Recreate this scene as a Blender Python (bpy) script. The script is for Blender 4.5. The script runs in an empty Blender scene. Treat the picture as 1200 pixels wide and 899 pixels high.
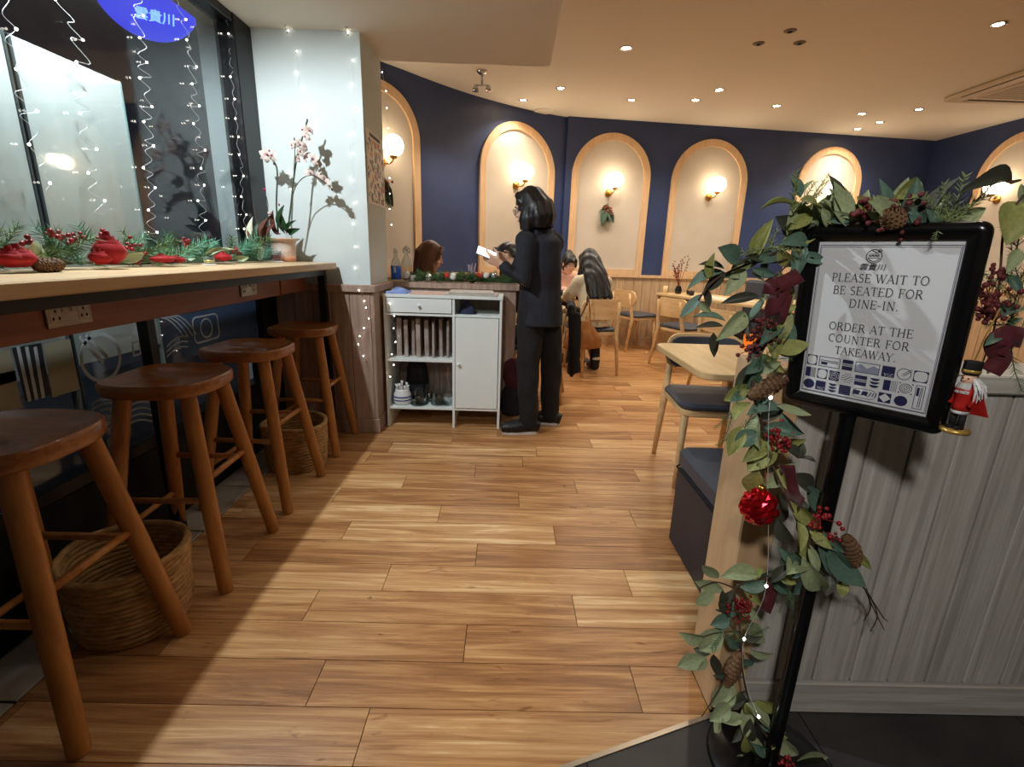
import bpy, math, random
import numpy as np
from mathutils import Vector, Matrix
random.seed(7)
C = bpy.context.scene.collection
PI = math.pi

# ------------------------------------------------------------------ camera
FPX, CX, CY, HCAM = 567.0, 600.0, 449.5, 1.2
_D = np.array([533-CX, 2538-CY, FPX]); _D /= np.linalg.norm(_D)
_F = np.array([597-CX, 296-CY, FPX]); _F -= _D*(_F@_D); _F /= np.linalg.norm(_F)
_R = np.cross(_D, _F)
def ray(x, y):
    c = np.array([x-CX, y-CY, FPX]); return np.array([c@_R, c@_F, -(c@_D)])
def px(x, y, X=None, Y=None, Z=None):
    """photo pixel -> world point on the plane X=, Y= or Z="""
    w = ray(x, y)
    if X is not None: t = X/w[0]
    elif Y is not None: t = Y/w[1]
    else: t = (Z-HCAM)/w[2]
    return Vector((t*w[0], t*w[1], HCAM+t*w[2]))
def pline(x, y, a, b):
    """photo pixel -> point on the vertical plane through a and b"""
    n = np.array([-(b[1]-a[1]), b[0]-a[0]]); w = ray(x, y)
    t = (n@np.array(a[:2]))/(n@w[:2]); return Vector((t*w[0], t*w[1], HCAM+t*w[2]))
cam = bpy.data.objects.new('camera', bpy.data.cameras.new('camera')); C.objects.link(cam)
wx = Vector((_R[0], _F[0], -_D[0])); wy = Vector((_R[1], _F[1], -_D[1])); wz = Vector((_R[2], _F[2], -_D[2]))
cam.matrix_world = Matrix(((wx.x, -wy.x, -wz.x, 0), (wx.y, -wy.y, -wz.y, 0), (wx.z, -wy.z, -wz.z, HCAM), (0, 0, 0, 1)))
cam.data.sensor_width = 36; cam.data.lens = 36*FPX/1200; cam.data.clip_start = .02
bpy.context.scene.camera = cam
# ------------------------------------------------------------------ world, exposure
vs = bpy.context.scene.view_settings
vs.view_transform = 'Standard'; vs.look = 'None'; vs.gamma = 1; vs.use_curve_mapping = False
vs.exposure = 0.0
w = bpy.data.worlds.new('night'); bpy.context.scene.world = w; w.use_nodes = True
w.node_tree.nodes['Background'].inputs[0].default_value = (.30, .36, .45, 1)
w.node_tree.nodes['Background'].inputs[1].default_value = .34
WARM = (1.0, .90, .76); COOL = (.86, .95, 1.0)
E_DOWN, E_BAR, E_GLOBE = 39, 118, 1.7
def light(name, kind, loc, energy, col, parent=None, size=.03, angle=None, blend=.5, aim=None):
    d = bpy.data.lights.new(name, kind); d.energy = energy; d.color = col
    d.shadow_soft_size = size
    if kind == 'SPOT': d.spot_size = angle; d.spot_blend = blend
    o = bpy.data.objects.new(name, d); C.objects.link(o); o.location = loc
    if parent: o.parent = parent
    if aim is not None: o.rotation_euler = (Vector(aim)-Vector(loc)).to_track_quat('-Z', 'Y').to_euler()
    return o

# ------------------------------------------------------------------ mesh builder
class MB:
    def __init__(s): s.v = []; s.f = []
    def add(s, v, f):
        o = len(s.v); s.v += [tuple(p) for p in v]; s.f += [tuple(i+o for i in q) for q in f]; return s
    def box(s, x0, x1, y0, y1, z0, z1, b=0):
        if b <= 0:
            v = [(x, y, z) for x in (x0, x1) for y in (y0, y1) for z in (z0, z1)]
            return s.add(v, [(0, 1, 3, 2), (4, 6, 7, 5), (0, 4, 5, 1), (2, 3, 7, 6), (0, 2, 6, 4), (1, 5, 7, 3)])
        lo = (x0, y0, z0); hi = (x1, y1, z1); v = []; idx = {}
        for sx in (0, 1):
            for sy in (0, 1):
                for sz in (0, 1):
                    for a in range(3):
                        p = []
                        for k, t in enumerate((sx, sy, sz)):
                            e = hi[k] if t else lo[k]
                            if k != a: e += -b if t else b
                            p.append(e)
                        idx[(sx, sy, sz, a)] = len(v); v.append(tuple(p))
        f = []
        I = lambda *k: idx[k]
        for a in range(3):
            for t in (0, 1):
                o = [k for k in range(3) if k != a]; q = []
                for (p1, p2) in ((0, 0), (1, 0), (1, 1), (0, 1)):
                    c = [0, 0, 0]; c[a] = t; c[o[0]] = p1; c[o[1]] = p2; q.append(I(*c, a))
                if (t == 0) == (a != 1): q = q[::-1]
                f.append(tuple(q))
        for a in range(3):      # edges along axis a
            o = [k for k in range(3) if k != a]
            for p1 in (0, 1):
                for p2 in (0, 1):
                    c0 = [0, 0, 0]; c0[o[0]] = p1; c0[o[1]] = p2; c1 = list(c0); c1[a] = 1
                    q = [I(*c0, o[0]), I(*c1, o[0]), I(*c1, o[1]), I(*c0, o[1])]
                    f.append(tuple(q))
        for sx in (0, 1):
            for sy in (0, 1):
                for sz in (0, 1): f.append(tuple(I(sx, sy, sz, a) for a in range(3)))
        return s.add(v, f)
    def tube(s, pts, r, n=8, cap=True, flat=None):
        pts = [Vector(p) for p in pts]; m = len(pts)
        rs = r if isinstance(r, (list, tuple)) else [r]*m
        v = []; f = []; up = None
        for i, p in enumerate(pts):
            t = (pts[min(i+1, m-1)]-pts[max(i-1, 0)])
            if t.length < 1e-9: t = Vector((0, 0, 1))
            t.normalize()
            if up is None:
                up = Vector((0, 0, 1)) if abs(t.z) < .9 else Vector((0, 1, 0))
            u = (up - t*up.dot(t)); u.normalize(); up = u; w_ = t.cross(u)
            ra = rs[i]; rb = ra
            if isinstance(ra, tuple): ra, rb = ra
            for k in range(n):
                a = 2*PI*k/n; v.append(p+u*(math.cos(a)*ra)+w_*(math.sin(a)*rb))
        for i in range(m-1):
            for k in range(n):
                a, b = i*n+k, i*n+(k+1) % n; f.append((a, b, b+n, a+n))
        if cap:
            f.append(tuple(range(n))[::-1]); f.append(tuple(range((m-1)*n, m*n)))
        return s.add(v, f)
    def lathe(s, prof, n=20, c=(0, 0, 0), sx=1, sy=1):
        v = []; f = []
        for r, z in prof:
            for k in range(n):
                a = 2*PI*k/n; v.append((c[0]+r*sx*math.cos(a), c[1]+r*sy*math.sin(a), c[2]+z))
        for i in range(len(prof)-1):
            for k in range(n):
                a, b = i*n+k, i*n+(k+1) % n; f.append((a, b, b+n, a+n))
        if prof[0][0] > 1e-5: f.append(tuple(range(n))[::-1])
        if prof[-1][0] > 1e-5: f.append(tuple(range((len(prof)-1)*n, len(prof)*n)))
        return s.add(v, f)
    def ball(s, c, r, nu=12, nv=8):
        if not isinstance(r, (tuple, list)): r = (r, r, r)
        v = []; f = []
        for i in range(nv+1):
            th = PI*i/nv
            for k in range(nu):
                a = 2*PI*k/nu
                v.append((c[0]+r[0]*math.sin(th)*math.cos(a), c[1]+r[1]*math.sin(th)*math.sin(a), c[2]-r[2]*math.cos(th)))
        for i in range(nv):
            for k in range(nu):
                a, b = i*nu+k, i*nu+(k+1) % nu; f.append((a, b, b+nu, a+nu))
        return s.add(v, f)
    def prism(s, poly, a0, a1, plane='xy'):
        def P(u, v, t): return {'xy': (u, v, t), 'xz': (u, t, v), 'yz': (t, u, v)}[plane]
        n = len(poly); v = [P(u, w_, a0) for u, w_ in poly]+[P(u, w_, a1) for u, w_ in poly]
        f = [tuple(range(n))[::-1], tuple(range(n, 2*n))]+[(i, (i+1) % n, (i+1) % n+n, i+n) for i in range(n)]
        return s.add(v, f)
    def ringprism(s, outer, inner, a0, a1, plane='xy'):
        def P(u, v, t): return {'xy': (u, v, t), 'xz': (u, t, v), 'yz': (t, u, v)}[plane]
        n = len(outer); v = []
        for t in (a0, a1):
            for q in (outer, inner): v += [P(u, w_, t) for u, w_ in q]
        f = []
        for i in range(n):
            j = (i+1) % n
            f += [(i, j, n+j, n+i), (2*n+i, 3*n+i, 3*n+j, 2*n+j), (i, 2*n+i, 2*n+j, j), (n+i, n+j, 3*n+j, 3*n+i)]
        return s.add(v, f)
    def xf(s, M_, start=0):
        for i in range(start, len(s.v)): s.v[i] = tuple(M_ @ Vector(s.v[i]))
        return s
    def mesh(s, name, m=None, smooth=False):
        import bmesh
        me = bpy.data.meshes.new(name); me.from_pydata(s.v, [], s.f)
        bm = bmesh.new(); bm.from_mesh(me); bmesh.ops.recalc_face_normals(bm, faces=bm.faces); bm.to_mesh(me); bm.free()
        if m: me.materials.append(m)
        if smooth:
            me.polygons.foreach_set('use_smooth', [True]*len(me.polygons))
            if smooth == 'auto':
                try: me.set_sharp_from_angle(angle=math.radians(40))
                except Exception: pass
        return me
    def build(s, name, m=None, parent=None, smooth=False):
        return link(name, s.mesh(name, m, smooth), parent)
def link(name, me, parent=None, loc=None, rot=None):
    o = bpy.data.objects.new(name, me); C.objects.link(o)
    if parent: o.parent = parent
    if loc is not None: o.location = loc
    if rot is not None: o.rotation_euler = rot
    return o
def tag(o, label=None, cat=None, group=None, kind=None):
    if label: o['label'] = label
    if cat: o['category'] = cat
    if group: o['group'] = group
    if kind: o['kind'] = kind
    return o
def thing(name, label, cat, loc=(0, 0, 0), rz=0, group=None):
    o = bpy.data.objects.new(name, None); C.objects.link(o); o.empty_display_size = .05
    o.location = loc; o.rotation_euler = (0, 0, rz); return tag(o, label, cat, group)
def struct(o): o['kind'] = 'structure'; return o
def kids(o): return [c for c in bpy.data.objects if c.parent == o]
def dup(o, parent=None, loc=None, rot=None, label=None):
    c = o.copy(); C.objects.link(c); c.parent = parent
    if loc is not None: c.location = loc
    if rot is not None: c.rotation_euler = rot
    if label: c['label'] = label
    for k in kids(o): dup(k, c)
    return c
def rrect(x0, x1, y0, y1, r, n=5):
    out = []
    for cx_, cy_, a0 in ((x1-r, y1-r, 0), (x0+r, y1-r, 90), (x0+r, y0+r, 180), (x1-r, y0+r, 270)):
        for k in range(n+1):
            a = math.radians(a0+90*k/n); out.append((cx_+r*math.cos(a), cy_+r*math.sin(a)))
    return out
def spline(pts, n=6):
    pts = [Vector(p) for p in pts]; out = []
    for i in range(len(pts)-1):
        p0 = pts[max(i-1, 0)]; p1 = pts[i]; p2 = pts[i+1]; p3 = pts[min(i+2, len(pts)-1)]
        for k in range(n):
            t = k/n
            out.append(.5*((2*p1)+(p2-p0)*t+(2*p0-5*p1+4*p2-p3)*t*t+(3*p1-p0-3*p2+p3)*t**3))
    return out+[pts[-1]]

# ------------------------------------------------------------------ materials
def lin(c): return tuple(((x/255)/12.92 if x/255 <= .04045 else ((x/255+.055)/1.055)**2.4) for x in c)+(1,)
def mat(name, col, rough=.5, metal=0, col2=None, scale=6, stretch=(1, 1, 1), detail=4, lo=.35, hi=.65, bump=0, rnd=0,
        emit=0, trans=0, coat=0, ior=1.45, sheen=0, alpha=1):
    m = bpy.data.materials.new(name); m.use_nodes = True; nt = m.node_tree; N = nt.nodes; L = nt.links
    b = N['Principled BSDF']
    b.inputs['Base Color'].default_value = lin(col); b.inputs['Roughness'].default_value = rough
    b.inputs['Metallic'].default_value = metal; b.inputs['IOR'].default_value = ior
    b.inputs['Transmission Weight'].default_value = trans; b.inputs['Coat Weight'].default_value = coat
    b.inputs['Sheen Weight'].default_value = sheen; b.inputs['Alpha'].default_value = alpha
    if emit:
        b.inputs['Emission Color'].default_value = lin(col); b.inputs['Emission Strength'].default_value = emit
    out = None
    if col2 or bump or rnd:
        tc = N.new('ShaderNodeTexCoord'); mp = N.new('ShaderNodeMapping'); mp.inputs['Scale'].default_value = stretch
        vec = tc.outputs['Object']
        oi = N.new('ShaderNodeObjectInfo')
        ml = N.new('ShaderNodeVectorMath'); ml.operation = 'SCALE'; ml.inputs[0].default_value = (13.7, 7.3, 9.1)
        L.new(oi.outputs['Random'], ml.inputs['Scale'])
        ad = N.new('ShaderNodeVectorMath'); ad.operation = 'ADD'; L.new(vec, ad.inputs[0]); L.new(ml.outputs[0], ad.inputs[1])
        L.new(ad.outputs[0], mp.inputs['Vector'])
        no = N.new('ShaderNodeTexNoise'); no.inputs['Scale'].default_value = scale; no.inputs['Detail'].default_value = detail
        no.inputs['Roughness'].default_value = .6
        L.new(mp.outputs[0], no.inputs['Vector'])
        if col2:
            rp = N.new('ShaderNodeValToRGB'); rp.color_ramp.elements[0].position = lo; rp.color_ramp.elements[1].position = hi
            rp.color_ramp.elements[0].color = lin(col); rp.color_ramp.elements[1].color = lin(col2)
            L.new(no.outputs['Fac'], rp.inputs['Fac']); out = rp.outputs[0]
        if rnd:
            hs = N.new('ShaderNodeHueSaturation')
            if out: L.new(out, hs.inputs['Color'])
            else: hs.inputs['Color'].default_value = lin(col)
            mr = N.new('ShaderNodeMapRange'); mr.inputs['To Min'].default_value = 1-rnd; mr.inputs['To Max'].default_value = 1+rnd
            L.new(oi.outputs['Random'], mr.inputs['Value']); L.new(mr.outputs[0], hs.inputs['Value']); out = hs.outputs[0]
        if out: L.new(out, b.inputs['Base Color'])
        if bump:
            bp = N.new('ShaderNodeBump'); bp.inputs['Strength'].default_value = bump; bp.inputs['Distance'].default_value = .01
            L.new(no.outputs['Fac'], bp.inputs['Height']); L.new(bp.outputs[0], b.inputs['Normal'])
    return m
def glassmat(name, tint=(235, 240, 240), refl=.12, rough=.03):
    """thin clear pane: mostly see-through with a mirror coat"""
    m = bpy.data.materials.new(name); m.use_nodes = True; nt = m.node_tree; N = nt.nodes; L = nt.links
    N.remove(N['Principled BSDF']); o = N['Material Output']
    t = N.new('ShaderNodeBsdfTransparent'); t.inputs[0].default_value = lin(tint)
    g = N.new('ShaderNodeBsdfGlossy'); g.inputs['Roughness'].default_value = rough
    lw = N.new('ShaderNodeLayerWeight'); pw = N.new('ShaderNodeMath'); pw.operation = 'POWER'; pw.inputs[1].default_value = 4
    L.new(lw.outputs['Facing'], pw.inputs[0])
    mr = N.new('ShaderNodeMath'); mr.operation = 'MULTIPLY_ADD'; mr.inputs[1].default_value = .75; mr.inputs[2].default_value = refl*.5
    mx = N.new('ShaderNodeMixShader'); L.new(pw.outputs[0], mr.inputs[0]); L.new(mr.outputs[0], mx.inputs[0])
    L.new(t.outputs[0], mx.inputs[1]); L.new(g.outputs[0], mx.inputs[2]); L.new(mx.outputs[0], o.inputs[0])
    return m
def plankmat():
    m = mat('floor_plank', (170, 118, 70), .34, rnd=.0)
    nt = m.node_tree; N = nt.nodes; L = nt.links; b = N['Principled BSDF']
    tc = N.new('ShaderNodeTexCoord'); oi = N.new('ShaderNodeObjectInfo')
    ml = N.new('ShaderNodeVectorMath'); ml.operation = 'SCALE'; ml.inputs[0].default_value = (31.7, 17.3, 5.1); L.new(oi.outputs['Random'], ml.inputs['Scale'])
    ad = N.new('ShaderNodeVectorMath'); ad.operation = 'ADD'; L.new(tc.outputs['Object'], ad.inputs[0]); L.new(ml.outputs[0], ad.inputs[1])
    def noise(st, sc, det, dist=0):
        mp = N.new('ShaderNodeMapping'); mp.inputs['Scale'].default_value = st; L.new(ad.outputs[0], mp.inputs['Vector'])
        no = N.new('ShaderNodeTexNoise'); no.inputs['Scale'].default_value = sc; no.inputs['Detail'].default_value = det
        no.inputs['Distortion'].default_value = dist; no.inputs['Roughness'].default_value = .62; L.new(mp.outputs[0], no.inputs['Vector']); return no.outputs['Fac']
    a = noise((1.0, 13, 1), 1.6, 6, 1.0)       # broad bands along the plank
    bb = noise((1.6, 62, 1), 2.2, 9, .5)     # fine grain
    kn = noise((3, 9, 1), 2.6, 2, 1.2)       # dark flecks
    mr = N.new('ShaderNodeMapRange'); mr.inputs['To Min'].default_value = -.10; mr.inputs['To Max'].default_value = .13; L.new(oi.outputs['Random'], mr.inputs['Value'])
    s1 = N.new('ShaderNodeMath'); s1.operation = 'ADD'; L.new(a, s1.inputs[0]); L.new(mr.outputs[0], s1.inputs[1])
    s2 = N.new('ShaderNodeMath'); s2.operation = 'MULTIPLY_ADD'; L.new(bb, s2.inputs[0]); s2.inputs[1].default_value = .52; L.new(s1.outputs[0], s2.inputs[2])
    rp = N.new('ShaderNodeValToRGB'); cr = rp.color_ramp
    cr.elements[0].position = .50; cr.elements[0].color = lin((132, 90, 56)); cr.elements[1].position = 1.08; cr.elements[1].color = lin((228, 194, 146))
    for p, c in ((.66, (164, 114, 70)), (.79, (190, 142, 92)), (.91, (207, 162, 110))):
        e = cr.elements.new(p); e.color = lin(c)
    L.new(s2.outputs[0], rp.inputs['Fac'])
    fl = N.new('ShaderNodeValToRGB'); fl.color_ramp.elements[0].position = .24; fl.color_ramp.elements[1].position = .33
    fl.color_ramp.elements[0].color = (.35, .24, .16, 1); fl.color_ramp.elements[1].color = (1, 1, 1, 1); L.new(kn, fl.inputs['Fac'])
    mx = N.new('ShaderNodeMix'); mx.data_type = 'RGBA'; mx.blend_type = 'MULTIPLY'; mx.inputs[0].default_value = .7
    L.new(rp.outputs[0], mx.inputs[6]); L.new(fl.outputs[0], mx.inputs[7]); L.new(mx.outputs[2], b.inputs['Base Color'])
    bp = N.new('ShaderNodeBump'); bp.inputs['Strength'].default_value = .12; bp.inputs['Distance'].default_value = .003
    L.new(bb, bp.inputs['Height']); L.new(bp.outputs[0], b.inputs['Normal'])
    return m
K = {}
K['plank'] = plankmat()
K['gap'] = mat('joint_dark', (40, 26, 18), .9)
K['tile'] = mat('dark_tile', (44, 42, 42), .42, col2=(60, 57, 55), scale=5, rnd=.06)
K['marble'] = mat('marble_strip', (150, 140, 126), .4, col2=(186, 178, 164), scale=7, detail=6, bump=.05)
K['ceiling'] = mat('ceiling_paint', (230, 222, 208), .9)
K['white'] = mat('white_paint', (206, 214, 211), .75)
K['blue'] = mat('navy_paint', (54, 68, 108), .5, col2=(48, 62, 101), scale=3)
K['cream'] = mat('cream_panel', (206, 195, 180), .7, col2=(198, 186, 169), scale=2)
K['archwood'] = mat('arch_wood', (226, 190, 150), .5, col2=(212, 174, 132), scale=4, stretch=(8, 8, 1))
K['dado'] = mat('dado_wood', (206, 178, 142), .55, col2=(186, 154, 118), scale=3, stretch=(14, 14, 1), rnd=.06, bump=.1)
K['coldado'] = mat('column_wood', (178, 152, 136), .6, col2=(150, 124, 108), scale=3, stretch=(14, 14, 1), rnd=.05, bump=.1)
K['grey'] = mat('greywash_wood', (202, 197, 188), .55, col2=(166, 160, 151), scale=2.2, stretch=(26, 26, 1.0), detail=8, lo=.3, hi=.62, rnd=.07, bump=.25)
K['greyh'] = mat('greywash_wood_flat', (202, 197, 188), .55, col2=(168, 162, 153), scale=2.2, stretch=(1.0, 26, 26), detail=8, lo=.3, hi=.62, bump=.2)
K['beige'] = mat('beige_board', (206, 172, 132), .5, col2=(192, 156, 116), scale=2, stretch=(12, 12, 1))
K['black'] = mat('black_metal', (14, 14, 15), .4)
K['blackm'] = mat('black_matte', (16, 16, 17), .8)
K['brass'] = mat('brass', (205, 160, 84), .28, 1)
K['chrome'] = mat('chrome', (200, 200, 205), .18, 1)
K['glass'] = glassmat('window_glass', (248, 251, 252), .08)
K['clear'] = glassmat('clear_glass', (246, 250, 250), .16)
K['globe'] = mat('globe_glow', (255, 236, 205), .4, emit=11)
K['lens'] = mat('lamp_lens', (255, 240, 215), .4, emit=40)
K['bulb'] = mat('fairy_bulb', (255, 246, 232), .4, emit=14)
K['wire'] = mat('fairy_wire', (215, 220, 220), .35, .3)
# ================================================================== THE SETTING
ZC, ZS = 2.83, 2.345
XW, XR = -1.5, 5.72
# ---- floor: joint bed, planks as pieces, dark entrance tiles, marble strip
floor = struct(MB().box(-1.7, XR, -2.2, 7.4, -.08, -.006).build('floor', K['gap']))
tag(floor, 'warm honey wood plank floor of the restaurant')
ED0, ED1 = Vector((.155, .887)), Vector((.578, 1.035))     # diagonal edge between planks and tiles
edn = Vector((-(ED1-ED0).y, (ED1-ED0).x)).normalized()
def clip(poly, n, p, keep=1):
    out = []
    for i in range(len(poly)):
        a, b = Vector(poly[i]), Vector(poly[(i+1) % len(poly)])
        da, db = (a-p).dot(n)*keep, (b-p).dot(n)*keep
        if da >= 0: out.append((a.x, a.y))
        if da*db < 0: t = da/(da-db); q = a+(b-a)*t; out.append((q.x, q.y))
    return out
PW, PL, G = .155, .915, .0012
rowoff = {0: -.516, 1: -.105, 2: .263, 3: .486, 4: -.10, 5: .235, 6: .62, -1: -.341}
share = {}; rest = MB(); nplank = 0
for r in range(-4, 40):
    y0 = 1.034+PW*r; y1 = y0+PW
    if y0 > 7.15: break
    off = rowoff.get(r, random.uniform(0, PL))
    x = off-PL*6
    while x < XR:
        a, b = max(x, -1.28)+G, min(x+PL, XR-.01)-G
        x += PL
        if b-a < .02: continue
        poly = [(a, y0+G), (b, y0+G), (b, y1-G), (a, y1-G)]
        cl = clip(poly, edn, ED0)
        if b > .58 and y0 < 1.04:
            cl = clip(cl, Vector((-1, 0)), Vector((.585, 0))) if len(cl) > 2 else []
        if len(cl) < 3: continue
        full = len(cl) == 4 and abs((b-a)-(PL-2*G)) < 1e-4 and cl == poly
        if r >= 24 or a > 2.4 or (a > .75 and y1 < 1.5):
            rest.prism(cl, -.006, 0); continue
        cxp, cyp = (a+b)/2, (y0+y1)/2
        if full:
            if 'm' not in share: share['m'] = MB().prism([(p[0]-cxp, p[1]-cyp) for p in poly], -.006, 0).mesh('plank', K['plank'])
            link('plank', share['m'], floor, (cxp, cyp, 0))
        else:
            o = MB().prism([(p[0]-cxp, p[1]-cyp) for p in cl], -.006, 0).build('plank', K['plank'], floor); o.location = (cxp, cyp, 0)
        nplank += 1
tag(rest.build('plank_field', K['plank'], floor), kind='stuff')
# dark tiles of the entrance
tfl = struct(MB().box(-1.28, 3.2, -2.2, 1.06, -.07, -.005).build('floor_entrance', K['gap']))
tag(tfl, 'dark slate tiled entrance floor before the grey partition')
tx = [-1.28, -.38, .225, .832, 1.44, 2.05, 3.2]; ty = [-2.2, -1.5, -.9, -.3, .3, .905-.001, 1.06]
ty = [-2.2, -1.5, -.9, -.3, .3, 1.06]
for i in range(len(tx)-1):
    for j in range(len(ty)-1):
        poly = [(tx[i]+.002, ty[j]+.002), (tx[i+1]-.002, ty[j]+.002), (tx[i+1]-.002, ty[j+1]-.002), (tx[i]+.002, ty[j+1]-.002)]
        cl = clip(poly, edn, ED0-edn*.012, -1) if tx[i] < .58 else poly
        if len(cl) > 2: MB().prism(cl, -.005, .0).build('tile', K['tile'], tfl)
d = (ED1-ED0).normalized(); a = ED0-d*1.6; b = ED1+d*.02
MB().prism([tuple(a-edn*.012), tuple(b-edn*.012), tuple(b), tuple(a)], -.005, .003).build('threshold_strip', mat('threshold_metal', (176, 164, 146), .35, .7), tfl)
ms = struct(MB().box(-1.5, -1.28, -.2, 3.07, -.02, -.004).build('floor_strip', K['gap']))
tag(ms, 'pale marble tile strip along the window plinth')
for k in range(8):
    y = -.2+k*.41
    MB().box(-1.46, -1.283, y+.003, min(y+.405, 3.05), -.004, .003, .002).build('tile', K['marble'], ms)
# ---- ceiling and dropped soffit
ceil = struct(MB().box(-1.8, XR+.15, -2.2, 7.5, ZC, ZC+.1).build('ceiling', K['ceiling'])); tag(ceil, 'plain cream ceiling of the dining room')
sof = struct(MB().box(-1.7, .22, -2.2, 3.5, ZS, ZC-.002).build('ceiling_soffit', K['ceiling'])); tag(sof, 'lower cream soffit over the window bar')
# ---- walls: curved navy wall, far wall, right wall
class Path:
    def __init__(s, pts):
        s.p = [Vector(q) for q in pts]; s.c = [0]
        for a, b in zip(s.p[:-1], s.p[1:]): s.c.append(s.c[-1]+(b-a).length)
        s.L = s.c[-1]
    def at(s, t, d=0):
        i = 0
        while i < len(s.c)-2 and t > s.c[i+1]: i += 1
        a, b = s.p[i], s.p[i+1]; dr = (b-a).normalized(); q = a+dr*(t-s.c[i]); n = Vector((dr.y, -dr.x))
        return q+n*d, n
    def near(s, x, y):
        best = (9e9, 0)
        for k in range(800):
            t = s.L*k/799; q, _ = s.at(t); e = (q-Vector((x, y))).length
            if e < best[0]: best = (e, t)
        return best[1]
WC = [(-1.68, 3.5), (-1.66, 3.95), (-1.58, 4.35), (-1.44, 4.68), (-1.25, 4.955), (-1.064, 5.175), (-.867, 5.42), (-.643, 5.675), (-.393, 5.924), (-.019, 6.23), (.32, 6.455), (.72, 6.655)]
curve = Path([(v.x, v.y) for v in spline([(a, b, 0) for a, b in WC], 4)])
far = Path([(.70, 6.585), (XR, 7.145)])
right = Path([(XR, 7.145), (XR, 1.05)])
def sheet(path, t0, t1, z0, z1, d0, d1, n):
    m = MB(); v = []; f = []
    for k in range(n+1):
        t = t0+(t1-t0)*k/n
        a, _ = path.at(t, d0); b, _ = path.at(t, d1)
        v += [(a.x, a.y, z0), (a.x, a.y, z1), (b.x, b.y, z0), (b.x, b.y, z1)]
    for k in range(n):
        o = 4*k; f += [(o, o+4, o+5, o+1), (o+2, o+3, o+7, o+6), (o+1, o+5, o+7, o+3), (o, o+2, o+6, o+4)]
    f += [(0, 1, 3, 2), (4*n, 4*n+2, 4*n+3, 4*n+1)]
    return m.add(v, f)
wl = struct(sheet(curve, 0, curve.L, 0, ZC, -.12, 0, 48).build('wall_left', K['blue'], None, True)); tag(wl, 'curved navy wall left of the room')
for p in wl.data.polygons: p.use_smooth = abs(p.normal.z) < .5
wl.data.set_sharp_from_angle(angle=.6)
wf = struct(sheet(far, -.02, far.L+.1, 0, ZC, -.12, 0, 2).build('wall_far', K['blue'])); tag(wf, 'straight navy far wall')
wr = struct(sheet(right, 0, right.L, 0, ZC, -.12, 0, 2).build('wall_right', K['blue'])); tag(wr, 'navy right wall')
wb = struct(MB().box(-1.7, XR+.1, -2.3, -2.2, 0, ZC).build('wall_rear', K['white'])); tag(wb, 'white wall behind the entrance')
wn = struct(MB().box(XR, XR+.1, -2.2, 1.05, 0, ZC).build('wall_entrance', K['white'])); tag(wn, 'white wall right of the entrance')
# dado planks and cap rails on the three navy walls
def dado(path, t0, t1, owner, w_=.125, trim=None):
    t = t0
    while t < t1-.02:
        e = min(t+w_, t1)
        a, n = path.at(t+.002); b, _ = path.at(e-.002)
        q = Vector((b.x-a.x, b.y-a.y)); L_ = q.length; rz = math.atan2(q.y, q.x)
        key = ('dado', round(L_, 3))
        if key not in share: share[key] = MB().box(0, L_, -.022, 0, .1, .92, .003).mesh('dado_board', K['dado'])
        link('dado_board', share[key], owner, (a.x, a.y, 0), (0, 0, rz)); t = e
    n_ = max(2, int((t1-t0)/.12))
    sheet(path, t0, t1, 0, .1, 0, .03, n_).build('skirting', K['dado'], owner)
    sheet(path, t0, t1, .92, .955, 0, .045, n_).build('cap_rail', K['archwood'], owner)
dado(curve, 1.2, curve.L, wl); dado(far, .0, far.L, wf); dado(right, 0, 2.4, wr)
# arches: moulding ring + cream panel on the wall
def arch(path, tc_, w_, idx, label, zt=2.675, zb=.957, fw=.085):
    root = bpy.data.objects.new('trim_%d' % idx, None); C.objects.link(root); struct(root); tag(root, label)
    def contour(hw, zb_, zt_):
        R_ = hw; zs = zt_-R_; out = []
        for k in range(7): out.append((-hw, zb_+(zs-zb_)*k/7))
        for k in range(25): a = PI-PI*k/24; out.append((R_*math.cos(a), zs+R_*math.sin(a)))
        for k in range(1, 8): out.append((hw, zs+(zb_-zs)*k/7))
        for k in range(1, 8): out.append((hw-2*hw*k/8, zb_))
        return out
    o = contour(w_/2, zb, zt); i_ = contour(w_/2-fw, zb+fw*.8, zt-fw); n = len(o); v = []; f = []
    for c, d_ in ((o, .0), (o, .028), (i_, .028), (i_, .0)):
        for u, z in c:
            q, _ = path.at(tc_+u, d_); v.append((q.x, q.y, z))
    for k in range(n):
        j = (k+1) % n
        for a in range(3): f.append((a*n+k, a*n+j, (a+1)*n+j, (a+1)*n+k))
    MB().add(v, f).build('moulding', K['archwood'], root)
    m = MB(); v = []; f = []; hw = w_/2-fw+.01; zs = zt-fw-hw; cols = 24
    for k in range(cols+1):
        u = -hw+2*hw*k/cols; top = zs+math.sqrt(max(0, hw*hw-u*u)); q, _ = path.at(tc_+u, .006)
        v += [(q.x, q.y, zb+.02), (q.x, q.y, top)]
    for k in range(cols): f.append((2*k, 2*k+2, 2*k+3, 2*k+1))
    m.add(v, f).build('panel', K['cream'], root)
    return root
T1 = curve.near(-1.235, 4.97); T2 = curve.near(.06, 6.285)
arch(curve, T1, .92, 1, 'tall cream arch panel on the curved wall beside the white pillar')
arch(curve, T2, 1.10, 2, 'cream arch panel behind the standing person in black')
T3, T4, T5, T6 = 1.27-.70, 2.585-.70, 4.275-.70, 1.27
T3, T4, T5 = [t*1.0062 for t in (T3, T4, T5)]
arch(far, T3, 1.03, 3, 'cream arch panel with a hanging sprig right of the navy corner')
arch(far, T4, 1.04, 4, 'cream arch panel above the far wall table')
arch(far, T5, .92, 5, 'cream arch panel seen just above the sign garland')
arch(right, T6, .96, 6, 'cream arch panel on the right wall at the frame edge')
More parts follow.
